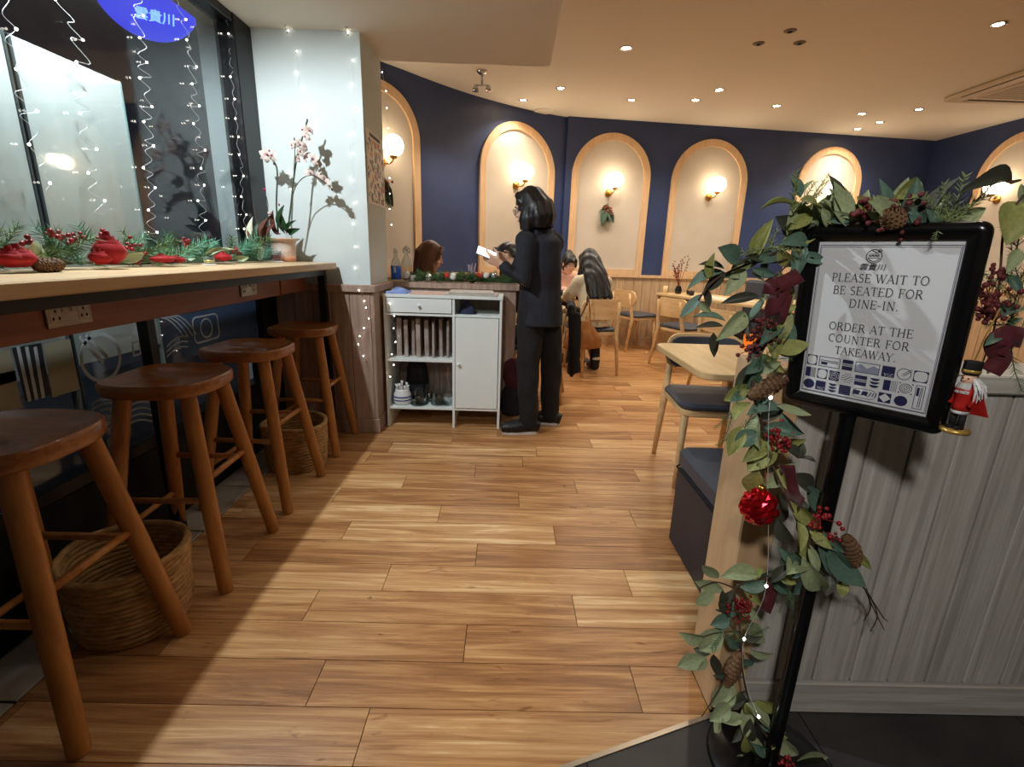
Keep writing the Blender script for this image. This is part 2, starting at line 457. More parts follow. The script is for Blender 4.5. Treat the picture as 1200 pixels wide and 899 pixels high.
# ---- white pillar with wood dado
pil = struct(MB().box(-1.45, -.86, 3.08, 3.52, 0, ZS).build('wall_pillar', K['white'])); tag(pil, 'pale white pillar between the window bar and the cabinet')
xs = [-1.45, -1.335, -1.222, -1.105, -.99, -.86]
for a, b in zip(xs[:-1], xs[1:]):
    MB().box(a+.0015, b-.0015, 3.056, 3.08, .1, .93, .003).build('dado_board', K['coldado'], pil)
for k in range(4):
    MB().box(-.86, -.838, 3.056+k*.116+.0015, 3.056+(k+1)*.116-.0015, .1, .93, .003).build('dado_board', K['coldado'], pil)
MB().box(-1.45, -.832, 3.05, 3.52, 0, .1, .003).build('skirting', K['coldado'], pil)
MB().box(-1.45, -.82, 3.036, 3.52, .93, .975, .004).build('cap_rail', K['coldado'], pil)
# ---- low partition behind the cabinet
lp = struct(MB().box(-.84, .06, 3.585, 3.66, 0, .93).build('wall_low', K['coldado'])); tag(lp, 'low wooden partition behind the white cabinet')
for k in range(8):
    MB().box(-.838+k*.112, -.838+(k+1)*.112-.002, 3.565, 3.585, .1, .93, .002).build('dado_board', K['coldado'], lp)
MB().box(-.858, .08, 3.545, 3.72, .93, .972, .004).build('cap_rail', K['coldado'], lp)
# ---- grey wash half wall on the right
HX0 = .672
hw_ = struct(MB().box(HX0, 3.2, 1.075, 1.16, 0, .925).build('wall_half', mat('board_backing', (52, 44, 38), .9))); tag(hw_, 'grey washed half wall of upright boards behind the sign')
sx = [HX0, .751]+[.751+.1033*k for k in range(1, 24)]
for a, b in zip(sx[:-1], sx[1:]):
    o = MB().box(0, b-a-.0065, 0, .022, .103, .922, .0015).build('board', K['grey'], hw_); o.location = (a+.003, 1.053, 0)
MB().box(HX0, 3.2, 1.046, 1.075, 0, .098, .003).build('skirting', K['greyh'], hw_)
MB().box(HX0, 3.2, 1.036, 1.2, .924, .968, .004).build('cap_rail', K['greyh'], hw_)
MB().box(.585, HX0, 1.046, 1.2, .0, .968, .004).build('end_post', K['beige'], hw_)
# ---- window wall
win = bpy.data.objects.new('window_1', None); C.objects.link(win); struct(win); tag(win, 'tall black framed shop window behind the bar')
MB().box(-1.56, -1.455, 2.90, 3.08, .02, ZS, .004).build('frame_jamb', K['black'], win)
MB().box(-1.56, -1.46, -1.2, 2.90, ZS-.045, ZS, .004).build('frame_head', K['black'], win)
MB().box(-1.545, -1.465, -1.2, 2.90, .36, .41, .004).build('frame_sill', K['black'], win)
MB().box(-1.56, -1.46, -1.3, -1.2, .02, ZS, .004).build('frame_jamb', K['black'], win)
MB().box(-1.505, -1.499, -1.2, 2.90, .405, ZS-.04).build('pane', K['glass'], win)
pl_ = struct(MB().box(-1.56, -1.462, -1.3, 3.07, 0, .36, .003).build('trim_7', K['blackm'])); tag(pl_, 'black plinth under the shop window')
wx0 = struct(MB().box(-1.7, -1.5, -2.2, -1.3, 0, ZS).build('wall_window', K['white'])); tag(wx0, 'white wall beside the window')
wx1 = struct(MB().box(-1.75, -1.45, 3.08, 3.52, 0, ZC).build('wall_corner', K['white'])); tag(wx1, 'wall between the window and the curved wall')
# street outside
sg = struct(MB().box(-6, -1.57, -3, 6, -.2, -.1).build('floor_street', mat('asphalt', (46, 48, 52), .8, col2=(58, 60, 64), scale=14))); tag(sg, 'dark street pavement outside')
sw = struct(MB().box(-4.3, -4.1, -4, 8, -.1, 4.2).build('wall_street', mat('street_wall', (96, 100, 106), .8, col2=(76, 80, 88), scale=1.2))); tag(sw, 'dim grey building wall across the street')
# ================================================================== LAMPS THAT LIGHT THE ROOM
def downlight(x, y, z, e, label, col=WARM, ang=130, lit=True, size=.045, group='recessed ceiling spotlights'):
    t = thing('downlight', label, 'ceiling light', (x, y, z), 0, group)
    MB().lathe([(.03, -.001), (.047, -.001), (.05, -.006), (.044, -.008), (.034, -.003), (.03, -.001)], 18).build('trim_ring', K['chrome'], t, True)
    MB().lathe([(.0, -.0035), (.031, -.0035)], 14).build('lens', K['lens'] if lit else K['blackm'], t)
    if lit: light('spot', 'SPOT', (0, 0, -.02), e, col, t, size, math.radians(ang), .7, (0, 0, -1))
    return t
DL = [((657, 103), 'ceiling spotlight above the far diners, right of the twin bracket lamp'), ((740, 117), 'ceiling spotlight above the arch panel with the hanging sprig'),
      ((613, 117), 'small ceiling spotlight nearest the curved navy wall'), ((843, 105), 'upper ceiling spotlight of the pair over the middle arches'),
      ((815, 117), 'lower ceiling spotlight of the pair over the middle arches'), ((910, 124), 'lone ceiling spotlight between the fourth and fifth arch'),
      ((1010, 133), 'ceiling spotlight above the fifth arch, nearest of its trio'), ((1005, 151), 'ceiling spotlight closest to the far wall above the fifth arch'),
      ((1031, 143), 'ceiling spotlight right of the fifth arch in its trio'), ((1077, 128), 'ceiling spotlight left of the air conditioner'),
      ((1170, 28), 'large bright ceiling spotlight at the top right')]
for (p, lab) in DL:
    q = px(*p, Z=ZC); downlight(q.x, q.y, ZC, E_DOWN, lab)
for x, y, lab in ((1.35, 3.2, 'over the near table'), (1.6, 1.6, 'over the bench'), (3.6, 2.2, 'over the right of the room'), (.9, 4.5, 'over the aisle behind the diners')):   # further spots of the same ceiling, above the frame
    downlight(x, y, ZC, E_DOWN, 'recessed ceiling spotlight above the frame '+lab)
et = thing('entrance_fill_spotlight', 'unseen white ceiling spotlight behind the camera, added to brighten the sign and half wall', 'ceiling light', (-.35, -.9, ZS))  # unseen front lamp, added and aimed to brighten the sign and half wall
MB().lathe([(0, 0), (.04, 0), (.04, -.02), (0, -.02)], 18).build('mount', K['white'], et, True); MB().tube([(0, 0, -.01), (0, 0, -.05), (.05, .07, -.10)], [.01, .03, .035], 14).build('housing', K['white'], et, True)
light('spot', 'SPOT', (.07, .10, -.13), 105, (1, .97, .93), et, .09, math.radians(84), .8, (1.25, 2.0, -1.62))
# neutral spotlights on the soffit above the bar (out of frame, they throw the bar's shadow)
tb = thing('bar_spotlight', 'white spotlight on the soffit above the bar', 'ceiling light', (-1.28, 1.75, ZS))
MB().lathe([(.0, -.06), (.045, -.06), (.05, -.05), (.05, 0)], 18).build('housing', K['blackm'], tb, True)
light('spot', 'SPOT', (0, 0, -.075), E_BAR, COOL, tb, .018, math.radians(165), .4, (.12, .22, -1))
# ================================================================== BAR AND STOOLS
K['bartop'] = mat('bar_top_wood', (214, 186, 146), .35, col2=(196, 164, 122), scale=2.5, stretch=(14, 1, 14))
K['apron'] = mat('apron_wood', (164, 102, 64), .45, col2=(142, 86, 52), scale=2.5, stretch=(14, 1, 14))
K['stool'] = mat('stool_wood', (170, 108, 52), .3, col2=(138, 82, 38), scale=3, stretch=(3, 14, 14), coat=.3)
K['stoolleg'] = mat('stool_leg_wood', (184, 124, 62), .38, col2=(160, 102, 48), scale=3, stretch=(14, 14, 1.2), coat=.15)
bar = thing('bar_counter', 'pale wood window bar on black metal legs', 'bar counter', (-1.25, 1.6, 0))
B = MB().box(-.205, .195, -1.6, 1.452, 1.068, 1.106, .004).build('worktop', K['bartop'], bar)
MB().box(.09, .13, -1.58, 1.44, 1.03, 1.067).build('frame_rail', K['black'], bar)
MB().box(-.19, -.15, -1.58, 1.44, 1.03, 1.067).build('frame_rail', K['black'], bar)
for yy in (-1.45, .235, 1.43): MB().box(-.15, .09, yy-.018, yy+.018, 1.03, 1.067).build('cross_rail', K['black'], bar)
for xx, yy in ((.11, 1.43), (-.12, .235), (-.12, -1.45)):
    MB().box(xx-.02, xx+.02, yy-.02, yy+.02, 0.004, 1.03).build('leg', K['black'], bar)
MB().box(-.03, 0, -1.55, 1.10, .932, 1.055, .003).build('apron_board', K['apron'], bar)
MB().box(-.03, 0, 1.115, 1.44, .932, 1.045, .003).build('apron_board', mat('apron_wood_light', (176, 112, 68), .45, col2=(158, 96, 56), scale=2.5, stretch=(14, 1, 14)), bar)
K['steel'] = mat('brushed_steel', (176, 160, 140), .35, .9, col2=(150, 136, 118), scale=3, stretch=(1, 3, 30))
K['socketgrey'] = mat('socket_white', (206, 198, 186), .5)
def socket(y, label):
    s = thing('wall_socket', label, 'power socket', (-1.248, y, .996), 0, 'steel double sockets on the bar apron')
    MB().box(0, .005, -.073, .073, -.038, .038, .002).build('faceplate', K['steel'], s)
    for sy in (-1, 1):
        MB().box(.004, .008, sy*.015-.009, sy*.015+.009, .004, .022, .001).build('switch', K['socketgrey'], s)
        ins = MB().box(.0048, .0058, sy*.045-.018, sy*.045+.018, -.022, .014).build('insert', K['socketgrey'], s)
        mb = MB()
        for a, z in ((0, .008), (-.009, -.012), (.009, -.012)): mb.box(.0056, .0066, sy*.045+a-.0025, sy*.045+a+.0025, z-.004, z+.004)
        mb.build('pin_holes', K['blackm'], ins)
socket(1.385, 'steel double socket on the bar apron nearest the camera')
socket(2.365, 'steel double socket at the far end of the bar apron')
def make_stool():
    s = thing('bar_stool', '', 'stool', (0, 0, 0), 0, 'wooden stools along the window bar')
    def outline(n=36):
        o = []
        for k in range(n):
            a = 2*PI*k/n; c, q = math.cos(a), math.sin(a); e = 2/2.7
            x = .185*abs(c)**e*(1 if c > 0 else -1)-.022; y = .182*abs(q)**e*(1 if q > 0 else -1)
            o.append((max(x, -.182), y))
        return o
    o = outline(); n = len(o); v = []; f = []
    rings = [(.965, .700), (1.0, .708), (1.0, .738), (.97, .745), (.85, .738), (.62, .729), (.35, .726), (.1, .727)]
    for sc, z in rings:
        for x, y in o:
            v.append((x*sc, y*sc, z+(.006*math.cos(y/.18*PI) if sc < .9 else 0)))
    for i in range(len(rings)-1):
        for k in range(n): f.append((i*n+k, i*n+(k+1) % n, (i+1)*n+(k+1) % n, (i+1)*n+k))
    f.append(tuple(range(n))[::-1]); f.append(tuple(range((len(rings)-1)*n, len(rings)*n)))
    st = MB().add(v, f).build('seat', K['stool'], s, 'auto')
    top, bot = .105, .197
    def leg(sx, sy, z): t = z/.705; return Vector((sx*(bot+(top-bot)*t)-.008, sy*(bot-.004+(top-bot)*t), z))
    for sx in (-1, 1):
        for sy in (-1, 1):
            MB().tube([leg(sx, sy, 0), leg(sx, sy, .012), leg(sx, sy, .35), leg(sx, sy, .706)], [.022, .0245, .0265, .0265], 14).build('leg', K['stoolleg'], s, 'auto')
    for (a, b, z) in (((1, -1), (1, 1), .40), ((-1, -1), (-1, 1), .2), ((-1, -1), (1, -1), .33), ((-1, 1), (1, 1), .37)):
        MB().tube([leg(*a, z), leg(*b, z)], .011, 10).build('stretcher', K['stoolleg'], s, True)
    return s
st0 = make_stool()
SL = [(1.09, 'wooden bar stool nearest the camera, cut off by the left frame edge'), (1.665, 'second wooden bar stool from the camera, behind the near basket'),
      (2.215, 'third wooden bar stool, over the far basket'), (2.845, 'farthest wooden bar stool beside the white pillar')]
for i, (y, lab) in enumerate(SL):
    o = st0 if i == 0 else dup(st0)
    o.location = ((-1.19, -1.17, -1.175, -1.18)[i], y, 0.003); o.rotation_euler = (0, 0, (.0, .03, -.03, .02)[i]); o['label'] = lab
# baskets: coil rings stacked, each a little uneven
K['wicker'] = mat('seagrass', (192, 154, 100), .8, col2=(142, 106, 64), scale=26, stretch=(1, 1, 3), bump=.4)
def basket(x, y, r0, r1, h, nr, label, seed):
    rn = random.Random(seed)
    b = thing('wicker_basket', label, 'basket', (x, y, 0), rn.random()*3, 'seagrass baskets under the bar')
    rr = h/nr
    for k in range(nr):
        t = k/(nr-1); r = r0+(r1-r0)*(t**.6); z = rr*.55+t*(h-rr)
        pts = []
        for j in range(29):
            a = 2*PI*j/28; w_ = 1+.012*math.sin(3*a+k*.7)+rn.uniform(-.006, .006)
            pts.append((r*w_*math.cos(a), r*w_*math.sin(a)*1.05, z+.006*math.sin(2*a+k*.2)*t+rn.uniform(-.001, .001)))
        pts[-1] = pts[0]
        MB().tube(pts, rr*.58 if k < nr-1 else rr*.75, 7, False).build('coil' if k < nr-1 else 'rim', K['wicker'], b, True)
    MB().lathe([(0, .006), (r0, .006), (r0, .014), (0, .014)], 24).build('base', K['wicker'], b, True)
basket(-1.195, 1.352, .145, .166, .255, 15, 'large round seagrass basket between the two nearest stools', 3)
basket(-1.165, 2.54, .135, .155, .26, 15, 'smaller round seagrass basket under the third stool', 5)
# ================================================================== CABINET AND CONTENTS
K['cab'] = mat('white_laminate', (232, 238, 235), .45)
cb = thing('cabinet', 'white service cabinet with drawer, door and open shelves', 'cabinet', (-.426, 3.19, 0))
x0, x1, D0, D1, TH = -.389, .389, 0, .345, .016
for xx in (x0, x1-TH): MB().box(xx, xx+TH, D0, D1, 0, .895, .001).build('side_panel', K['cab'], cb)
MB().box(.062, .062+TH, D0+.002, D1, 0, .895, .001).build('divider', K['cab'], cb)
MB().box(x0-.004, x1+.004, D0-.006, D1, .895, .913, .001).build('top_panel', K['cab'], cb)
for (a, b, z) in ((x0+TH, .062, .776), (x0+TH, .062, .466), (x0+TH, .062, .128), (.078, x1-TH, .776), (.078, x1-TH, .128)):
    MB().box(a, b, D0+.004, D1, z, z+TH, .001).build('shelf', K['cab'], cb)
dr = MB().box(x0+TH+.004, .058, -.004, .3, .797, .890, .002).build('drawer', K['cab'], cb)
MB().lathe([(0, -.02), (.009, -.02), (.011, -.014), (.006, -.006), (.006, 0)], 14).xf(Matrix.Translation((-.155, -.004, .845)) @ Matrix.Rotation(-PI/2, 4, 'X')).build('knob', K['cab'], dr, True)
k_ = dr.children if False else None
do = MB().box(.082, x1-TH-.004, -.004, .012, .148, .772, .002).build('door', K['cab'], cb)
MB().ball((.105, -.016, .46), .011, 12, 8).build('knob', K['cab'], do, True)
MB().box(.078, x1-TH, D1-.008, D1-.002, .144, .776).build('back_panel', K['cab'], cb)
MB().box(.078, x1-TH, D1-.008, D1-.002, .792, .895).build('back_panel', K['coldado'], cb)
CBX, CBY = -.426, 3.19
K['acrylic'] = mat('smoky_sleeve', (208, 192, 182), .12, col2=(172, 148, 134), scale=8, trans=.3)
for k, (xx, wv, tilt, yy) in enumerate(((-.315, .034, .03, .10), (-.262, .026, -.02, .08), (-.222, .022, .04, .12), (-.178, .03, .0, .07), (-.125, .03, -.03, .10), (-.075, .016, .02, .06), (-.03, .024, -.02, .11), (.02, .016, .03, .08))):
    o = MB().box(-wv/2, wv/2, -.0, .19, 0, .262-.008*(k % 3), .003).build('menu_sleeve', K['acrylic'])
    o.location = (CBX+xx, CBY+yy, .4825); o.rotation_euler = (0, tilt*.3, (.14, .14, .1, .1, .06, .06, .0, .0)[k])
    tag(o, ('smoky menu sleeve on the cabinet middle shelf, %s from the left') % ('first', 'second', 'third', 'fourth', 'fifth', 'sixth', 'seventh', 'eighth')[k], 'menu holder', 'menu sleeves on the cabinet shelf')
# striped jar with spoons
K['ceram'] = mat('white_ceramic', (226, 226, 224), .25); K['bluestripe'] = mat('blue_glaze', (52, 74, 140), .25)
jar = thing('cutlery_jar', 'white jar with blue stripes full of white spoons on the bottom shelf', 'jar', (-.725, 3.275, .145))
MB().lathe([(.05, 0), (.06, .01), (.064, .04), (.06, .075), (.048, .095), (.048, .11), (.044, .11), (.044, .02), (0, .02)], 22).build('body', K['ceram'], jar, True)
for z in (.03, .052): MB().lathe([(.0625, z), (.0652, z+.002), (.0652, z+.008), (.0625, z+.01)], 22).build('stripe', K['bluestripe'], jar, True)
for k in range(7):
    a = k*.9; p = Vector((.022*math.cos(a), .022*math.sin(a), .06)); q = p+Vector((.02*math.cos(a), .02*math.sin(a), .075+.01*(k % 3)))
    MB().tube([p, p.lerp(q, .7), q], [.004, .005, .01], 7).build('spoon', K['ceram'], jar, True)
K['dark'] = mat('black_fabric', (20, 20, 24), .85, col2=(30, 30, 36), scale=30)
K['navyc'] = mat('navy_fabric', (30, 36, 58), .85, col2=(44, 50, 76), scale=18)
bp_ = thing('backpack', 'black zipped bag at the back of the bottom shelf', 'bag', (-.645, 3.42, .145))
mb = MB(); v = []; f = []; n = 16
for i, (sc, z) in enumerate(((.9, 0), (1, .04), (1.02, .14), (.95, .22), (.75, .275), (.3, .295))):
    for p in rrect(-.075*sc, .075*sc, -.05*sc, .05*sc, .035*sc, 3): v.append((p[0], p[1], z))
n = len(rrect(0, 1, 0, 1, .1, 3))
for i in range(5):
    for k in range(n): f.append((i*n+k, i*n+(k+1) % n, (i+1)*n+(k+1) % n, (i+1)*n+k))
f.append(tuple(range(n))[::-1]); f.append(tuple(range(5*n, 6*n)))
MB().add(v, f).build('body', K['dark'], bp_, True)
MB().tube(spline([(-.03, 0, .29), (-.02, 0, .315), (.02, 0, .315), (.03, 0, .29)], 4), .006, 6).build('handle', K['dark'], bp_, True)
MB().box(-.055, .055, -.058, -.045, .03, .13, .006).build('pocket', K['dark'], bp_)
K['soy'] = mat('dark_sauce', (26, 16, 12), .2)
def jarlet(x, y, z, h, r, label, grp='sauce jars'):
    t = thing('sauce_jar', label, 'jar', (x, y, z), 0, grp)
    MB().lathe([(r*.9, 0), (r, .006), (r, h*.8), (r*.8, h*.9), (r*.8, h), (r*.74, h), (r*.74, h*.9), (r*.92, h*.78), (r*.92, .008), (0, .008)], 18).build('glass', K['clear'], t, True)
    MB().lathe([(0, .009), (r*.9, .009), (r*.9, h*.55), (0, h*.55)], 18).build('sauce', K['soy'], t, True)
    return t
jarlet(-.602, 3.25, .155, .105, .033, 'small glass jar of dark sauce, front left on the glass tray of the shelf')
jarlet(-.545, 3.34, .145, .12, .033, 'tall glass jar of dark sauce behind the cutlery tray')
jarlet(-.465, 3.27, .155, .11, .033, 'small glass jar of dark sauce beside the clear bottle')
t = thing('glass_dish', 'shallow clear glass dish under the left sauce jar', 'dish', (-.602, 3.25, .144), 0, 'clear dishes on the bottom shelf')
MB().lathe([(.03, 0), (.05, .004), (.062, .011), (.059, .012), (.045, .008), (0, .008)], 22).build('dish', K['clear'], t, True)
MB().lathe([(.058, .0105), (.063, .0115), (.061, .0135), (.058, .0125)], 22).build('rim', K['clear'], t, True)
t2 = dup(t, None, (-.465, 3.27, .144), label='shallow clear glass dish under the right sauce jar')
bt = thing('glass_bottle', 'clear glass bottle with dried stems at the right of the bottom shelf', 'bottle', (-.405, 3.262, .145))
MB().lathe([(.026, 0), (.03, .005), (.03, .11), (.024, .14), (.013, .16), (.013, .2), (.016, .205), (.011, .205), (.011, .16), (.021, .138), (.027, .11), (.027, .008), (0, .008)], 16).build('body', K['clear'], bt, True)
for k in range(4):
    a = k*1.7; MB().tube([(0, 0, .05), (.006*math.cos(a), .006*math.sin(a), .2), (.02*math.cos(a), .02*math.sin(a), .28)], [.0015, .0015, .003], 5).build('stem', mat('dried_stem', (150, 110, 96), .8), bt)
# things on the cabinet top and in the cubby
def cloth(name, m, x0, x1, y0, y1, z, h, seed, label, cat, nx=14, ny=10):
    rn = random.Random(seed); ph = [rn.uniform(0, 6) for _ in range(6)]; v = []; f = []
    hx, hy = (x1-x0)/2, (y1-y0)/2
    for s_ in (1, 0):
        for j in range(ny+1):
            for i in range(nx+1):
                u, w_ = i/nx*2-1, j/ny*2-1
                e = max(0, 1-max(abs(u), abs(w_))**4)
                zz = h*e*(.55+.25*math.sin(3*u+ph[0]+2*w_)+.2*math.sin(5*w_+ph[1]-2*u))
                v.append((hx*u*(1+.05*math.sin(3*w_+ph[2])), hy*w_*(1+.06*math.sin(4*u+ph[3])), zz+.003 if s_ else 0))
    n1 = (nx+1)*(ny+1)
    for s_ in (0, 1):
        for j in range(ny):
            for i in range(nx):
                a = s_*n1+j*(nx+1)+i; f.append((a, a+1, a+nx+2, a+nx+1))
    rim = [j*(nx+1)+i for (i, j) in [(i, 0) for i in range(nx)]+[(nx, j) for j in range(ny)]+[(i, ny) for i in range(nx, 0, -1)]+[(0, j) for j in range(ny, 0, -1)]]
    for k in range(len(rim)): a, b = rim[k], rim[(k+1) % len(rim)]; f.append((a, b, b+n1, a+n1))
    o = MB().add(v, f).build(name, m, None, True); o.location = ((x0+x1)/2, (y0+y1)/2, z); tag(o, label, cat); return o
cloth('cloth', mat('blue_cloth', (86, 116, 190), .9, col2=(150, 170, 214), scale=9), -.815, -.665, 3.22, 3.4, .9135, .035, 1, 'crumpled blue and white cloth on the left of the cabinet top', 'cloth')
cloth('cloth', K['navyc'], -.335, -.215, 3.22, 3.36, .793, .075, 4, 'rolled dark navy cloth in the open cubby', 'cloth')
K['paper'] = mat('paper', (214, 206, 196), .8, col2=(190, 178, 168), scale=20)
K['paperp'] = mat('paper_print', (206, 150, 132), .8, col2=(220, 200, 190), scale=16)
for k, (xa, xb, ya, yb, z, m, rz, lab) in enumerate(((-.66, -.42, 3.22, 3.44, .9135, 'paperp', .1, 'pink printed menu sheet on the cabinet top'),
        (-.42, -.07, 3.2, 3.46, .9135, 'paper', -.03, 'wide stack of white paper sheets on the cabinet top'), (-.4, -.1, 3.23, 3.47, .9245, 'paper', .05, 'slimmer stack of paper sheets lying on the wide one'))):
    t = thing('paper_stack', lab, 'paper', ((xa+xb)/2, (ya+yb)/2, z), rz)
    n = 2 if k == 0 else 4
    for j in range(n): MB().box(-(xb-xa)/2+.002*(j % 2), (xb-xa)/2-.003*(j % 2), -(yb-ya)/2, (yb-ya)/2, .0025*j, .0025*j+.002).build('sheet', K[m], t)
# ================================================================== TABLES AND CHAIRS
K['oak'] = mat('light_oak', (230, 196, 146), .42, col2=(214, 176, 124), scale=2.5, stretch=(2, 2, 9))
K['oakh'] = mat('light_oak_top', (222, 194, 146), .36, col2=(208, 176, 126), scale=2, stretch=(12, 1.4, 4))
K['pad'] = mat('slate_vinyl', (66, 74, 86), .45, col2=(58, 66, 78), scale=6)
def rbox(x0, x1, y0, y1, z0, z1, r, b=.006, n=4):
    """rounded slab with softened rims"""
    m = MB(); v = []; f = []
    prof = [(b, z0), (0, z0+b), (0, z1-b), (b, z1)]
    for ins, z in prof:
        for p in rrect(x0+ins, x1-ins, y0+ins, y1-ins, max(r-ins, .002), n): v.append((p[0], p[1], z))
    k_ = 4*(n+1)
    for i in range(3):
        for k in range(k_): f.append((i*k_+k, i*k_+(k+1) % k_, (i+1)*k_+(k+1) % k_, (i+1)*k_+k))
    f.append(tuple(range(k_))[::-1]); f.append(tuple(range(3*k_, 4*k_)))
    return m.add(v, f)
def make_chair(padded=False):
    c = thing('dining_chair', '', 'chair', (0, 0, 0), 0, 'light oak dining chairs')
    rbox(-.205, .205, -.19, .21, .405, .44, .06).build('seat_frame', K['oak'], c, 'auto')
    rbox(-.215, .215, -.195, .22, .44, .478, .07, .014).build('seat', K['pad'], c, 'auto')
    for sx in (-1, 1):
        MB().tube([(sx*.19, .20, 0), (sx*.175, .17, .41)], [.014, .02], 10).build('leg', K['oak'], c, True)
        MB().tube([(sx*.2, -.27, 0), (sx*.19, -.20, .43), (sx*.175, -.235, .6), (sx*.165, -.255, .745)], [.014, .021, .018, .013], 10).build('leg', K['oak'], c, True)
    def board(wd, z0, z1, y, th, r, name, m):
        o = rrect(-wd/2, wd/2, z0, z1, r, 5); v = []; f = []
        def cv(x): return y+.055*(2*x/wd)**2
        # strips across the width so the board really bends
        cols = 18; v = []
        for k in range(cols+1):
            x = -wd/2+wd*k/cols; dx = max(0, abs(x)-(wd/2-r)); ins = r-math.sqrt(max(0, r*r-dx*dx))
            a, b = z0+ins, z1-ins
            if b-a < .004: a, b = (z0+z1)/2-.002, (z0+z1)/2+.002
            v += [(x, cv(x)-th/2, a), (x, cv(x)-th/2, b), (x, cv(x)+th/2, a), (x, cv(x)+th/2, b)]
        for k in range(cols):
            q = 4*k; f += [(q, q+4, q+5, q+1), (q+2, q+3, q+7, q+6), (q+1, q+5, q+7, q+3), (q, q+2, q+6, q+4)]
        f += [(0, 1, 3, 2), (4*cols, 4*cols+2, 4*cols+3, 4*cols+1)]
        return MB().add(v, f).build(name, m, c, 'auto')
    board(.45, .575, .775, -.245, .02, .085, 'backrest', K['oak'])
    if padded: board(.42, .59, .76, -.222, .03, .07, 'back_cushion', K['pad'])
    return c
ch0 = make_chair()
CH = [((.877, 5.06), math.radians(18), 'oak chair under the long haired diner in the cream coat'), ((1.68, 6.39), math.radians(-65), 'empty oak chair nearest the far wall, beside the wall table end'),
      ((1.97, 5.37), math.radians(-65), 'empty oak chair in the middle of the wall table row'), ((2.03, 4.3), math.radians(-65), 'empty oak chair of the wall table row half hidden by garland leaves'),
      ((.22, 4.02), math.radians(82), 'oak chair with the black coat hung over its back'), ((-.80, 4.12), math.radians(-90), 'oak chair under the brown haired diner behind the partition'),
      ((.62, 6.13), math.radians(198), 'oak chair under the diner in pink across the far table')]
CHO = []
for i, (p, rz, lab) in enumerate(CH):
    o = ch0 if i == 0 else dup(ch0)
    o.location = (p[0], p[1], .001); o.rotation_euler = (0, 0, rz); o['label'] = lab; CHO.append(o)
chE = make_chair(True); chE.location = (1.13, 2.555, .001); chE.rotation_euler = (0, 0, math.radians(176)); chE['label'] = 'oak chair with padded slate back tucked under the near table'
def table(x, y, rz, w_, d_, label, r=.05, z=.745, ped=True, grp='pale wood dining tables'):
    t = thing('dining_table', label, 'table', (x, y, 0), rz, grp)
    rbox(-w_/2, w_/2, -d_/2, d_/2, z-.032, z, r, .004).build('tabletop', K['oakh'], t, 'auto')
    n = max(1, round(d_/.9))
    for k in range(n):
        yy = (k-(n-1)/2)*d_/n
        MB().box(-.03, .03, yy-.03, yy+.03, .02, z-.04).build('column', K['black'], t)
        rbox(-.22, .22, yy-.22, yy+.22, 0, .018, .02).build('foot', K['black'], t)
        MB().box(-.2, .2, yy-.03, yy+.03, z-.045, z-.033).build('bracket', K['black'], t)
    return t
table(1.17, 2.27, 0, .72, .70, 'near pale wood table with cut corner behind the sign garland', .06)
table(-.28, 4.06, 0, .62, .66, 'pale wood table behind the low partition')
table(.72, 5.62, math.radians(18), .66, .62, 'pale wood table in front of the long haired diner')
dT = Vector((.42, -.9075)); nT = Vector((.9075, .42)); q = Vector((1.90, 6.50))+dT*1.15+nT*.36
tl = table(q.x, q.y, math.radians(24.8), .70, 2.2, 'long pale wood table along the chairs by the far wall', .03)
MB().box(-.33, -.30, 1.04, 1.07, 0, .71).build('end_panel', K['oak'], tl); 
MB().box(-.33, .33, 1.04, 1.065, .0, .712).build('end_panel', K['oak'], tl)
# bench behind the half wall
bn = thing('bench_seat', 'dark slate upholstered box bench behind the half wall post', 'bench', (.74, 1.22, 0))
MB().box(0, 2.2, 0, .665, 0, .345, .006).build('base', mat('bench_vinyl', (50, 50, 60), .5, col2=(46, 46, 55), scale=5), bn)
mbx = rbox(-.004, 2.2, .0, .675, .347, .437, .03, .02, 4)
mbx.build('cushion', K['pad'], bn, 'auto')
MB().tube([(-.006, .0, .348), (-.006, .66, .348), (.01, .677, .348), (2.18, .677, .348)], .004, 6).build('piping', K['blackm'], bn)
sf = thing('banquette', 'slate blue banquette behind the long wall table', 'sofa', (3.37, 5.42, 0), math.radians(24.8))
rbox(-.25, .25, -1.0, 1.0, .0, .42, .04, .02).build('seat', K['pad'], sf, 'auto'); rbox(.12, .26, -1.0, 1.0, .42, .95, .04, .03).build('backrest', K['pad'], sf, 'auto')
# ================================================================== SCONCES
def sconce(path, t, z, label):
    q, n = path.at(t, .006); rz = math.atan2(-n.x, n.y)
    s = thing('wall_sconce', label, 'wall lamp', (q.x, q.y, z), rz, 'brass globe wall lamps')
    MB().lathe([(0, .022), (.02, .022), (.042, .016), (.046, 0)], 20).xf(Matrix.Rotation(-PI/2, 4, 'X')).build('backplate', K['brass'], s, True)
    MB().tube(spline([(0, .015, 0), (0, .07, -.015), (-.02, .115, -.01), (-.045, .125, .03)], 5), .008, 8).build('arm', K['brass'], s, True)
    MB().lathe([(0, .03), (.025, .03), (.036, .045), (.04, .058), (.034, .058), (.02, .045), (0, .04)], 18, (-.045, .125, 0)).build('cup', K['brass'], s, True)
    MB().ball((-.045, .125, .142), .096, 22, 16).build('globe', K['globe'], s, True)
    light('glow', 'POINT', (-.045, .25, .16), E_GLOBE, (1, .82, .58), s, .07)
    return q, n
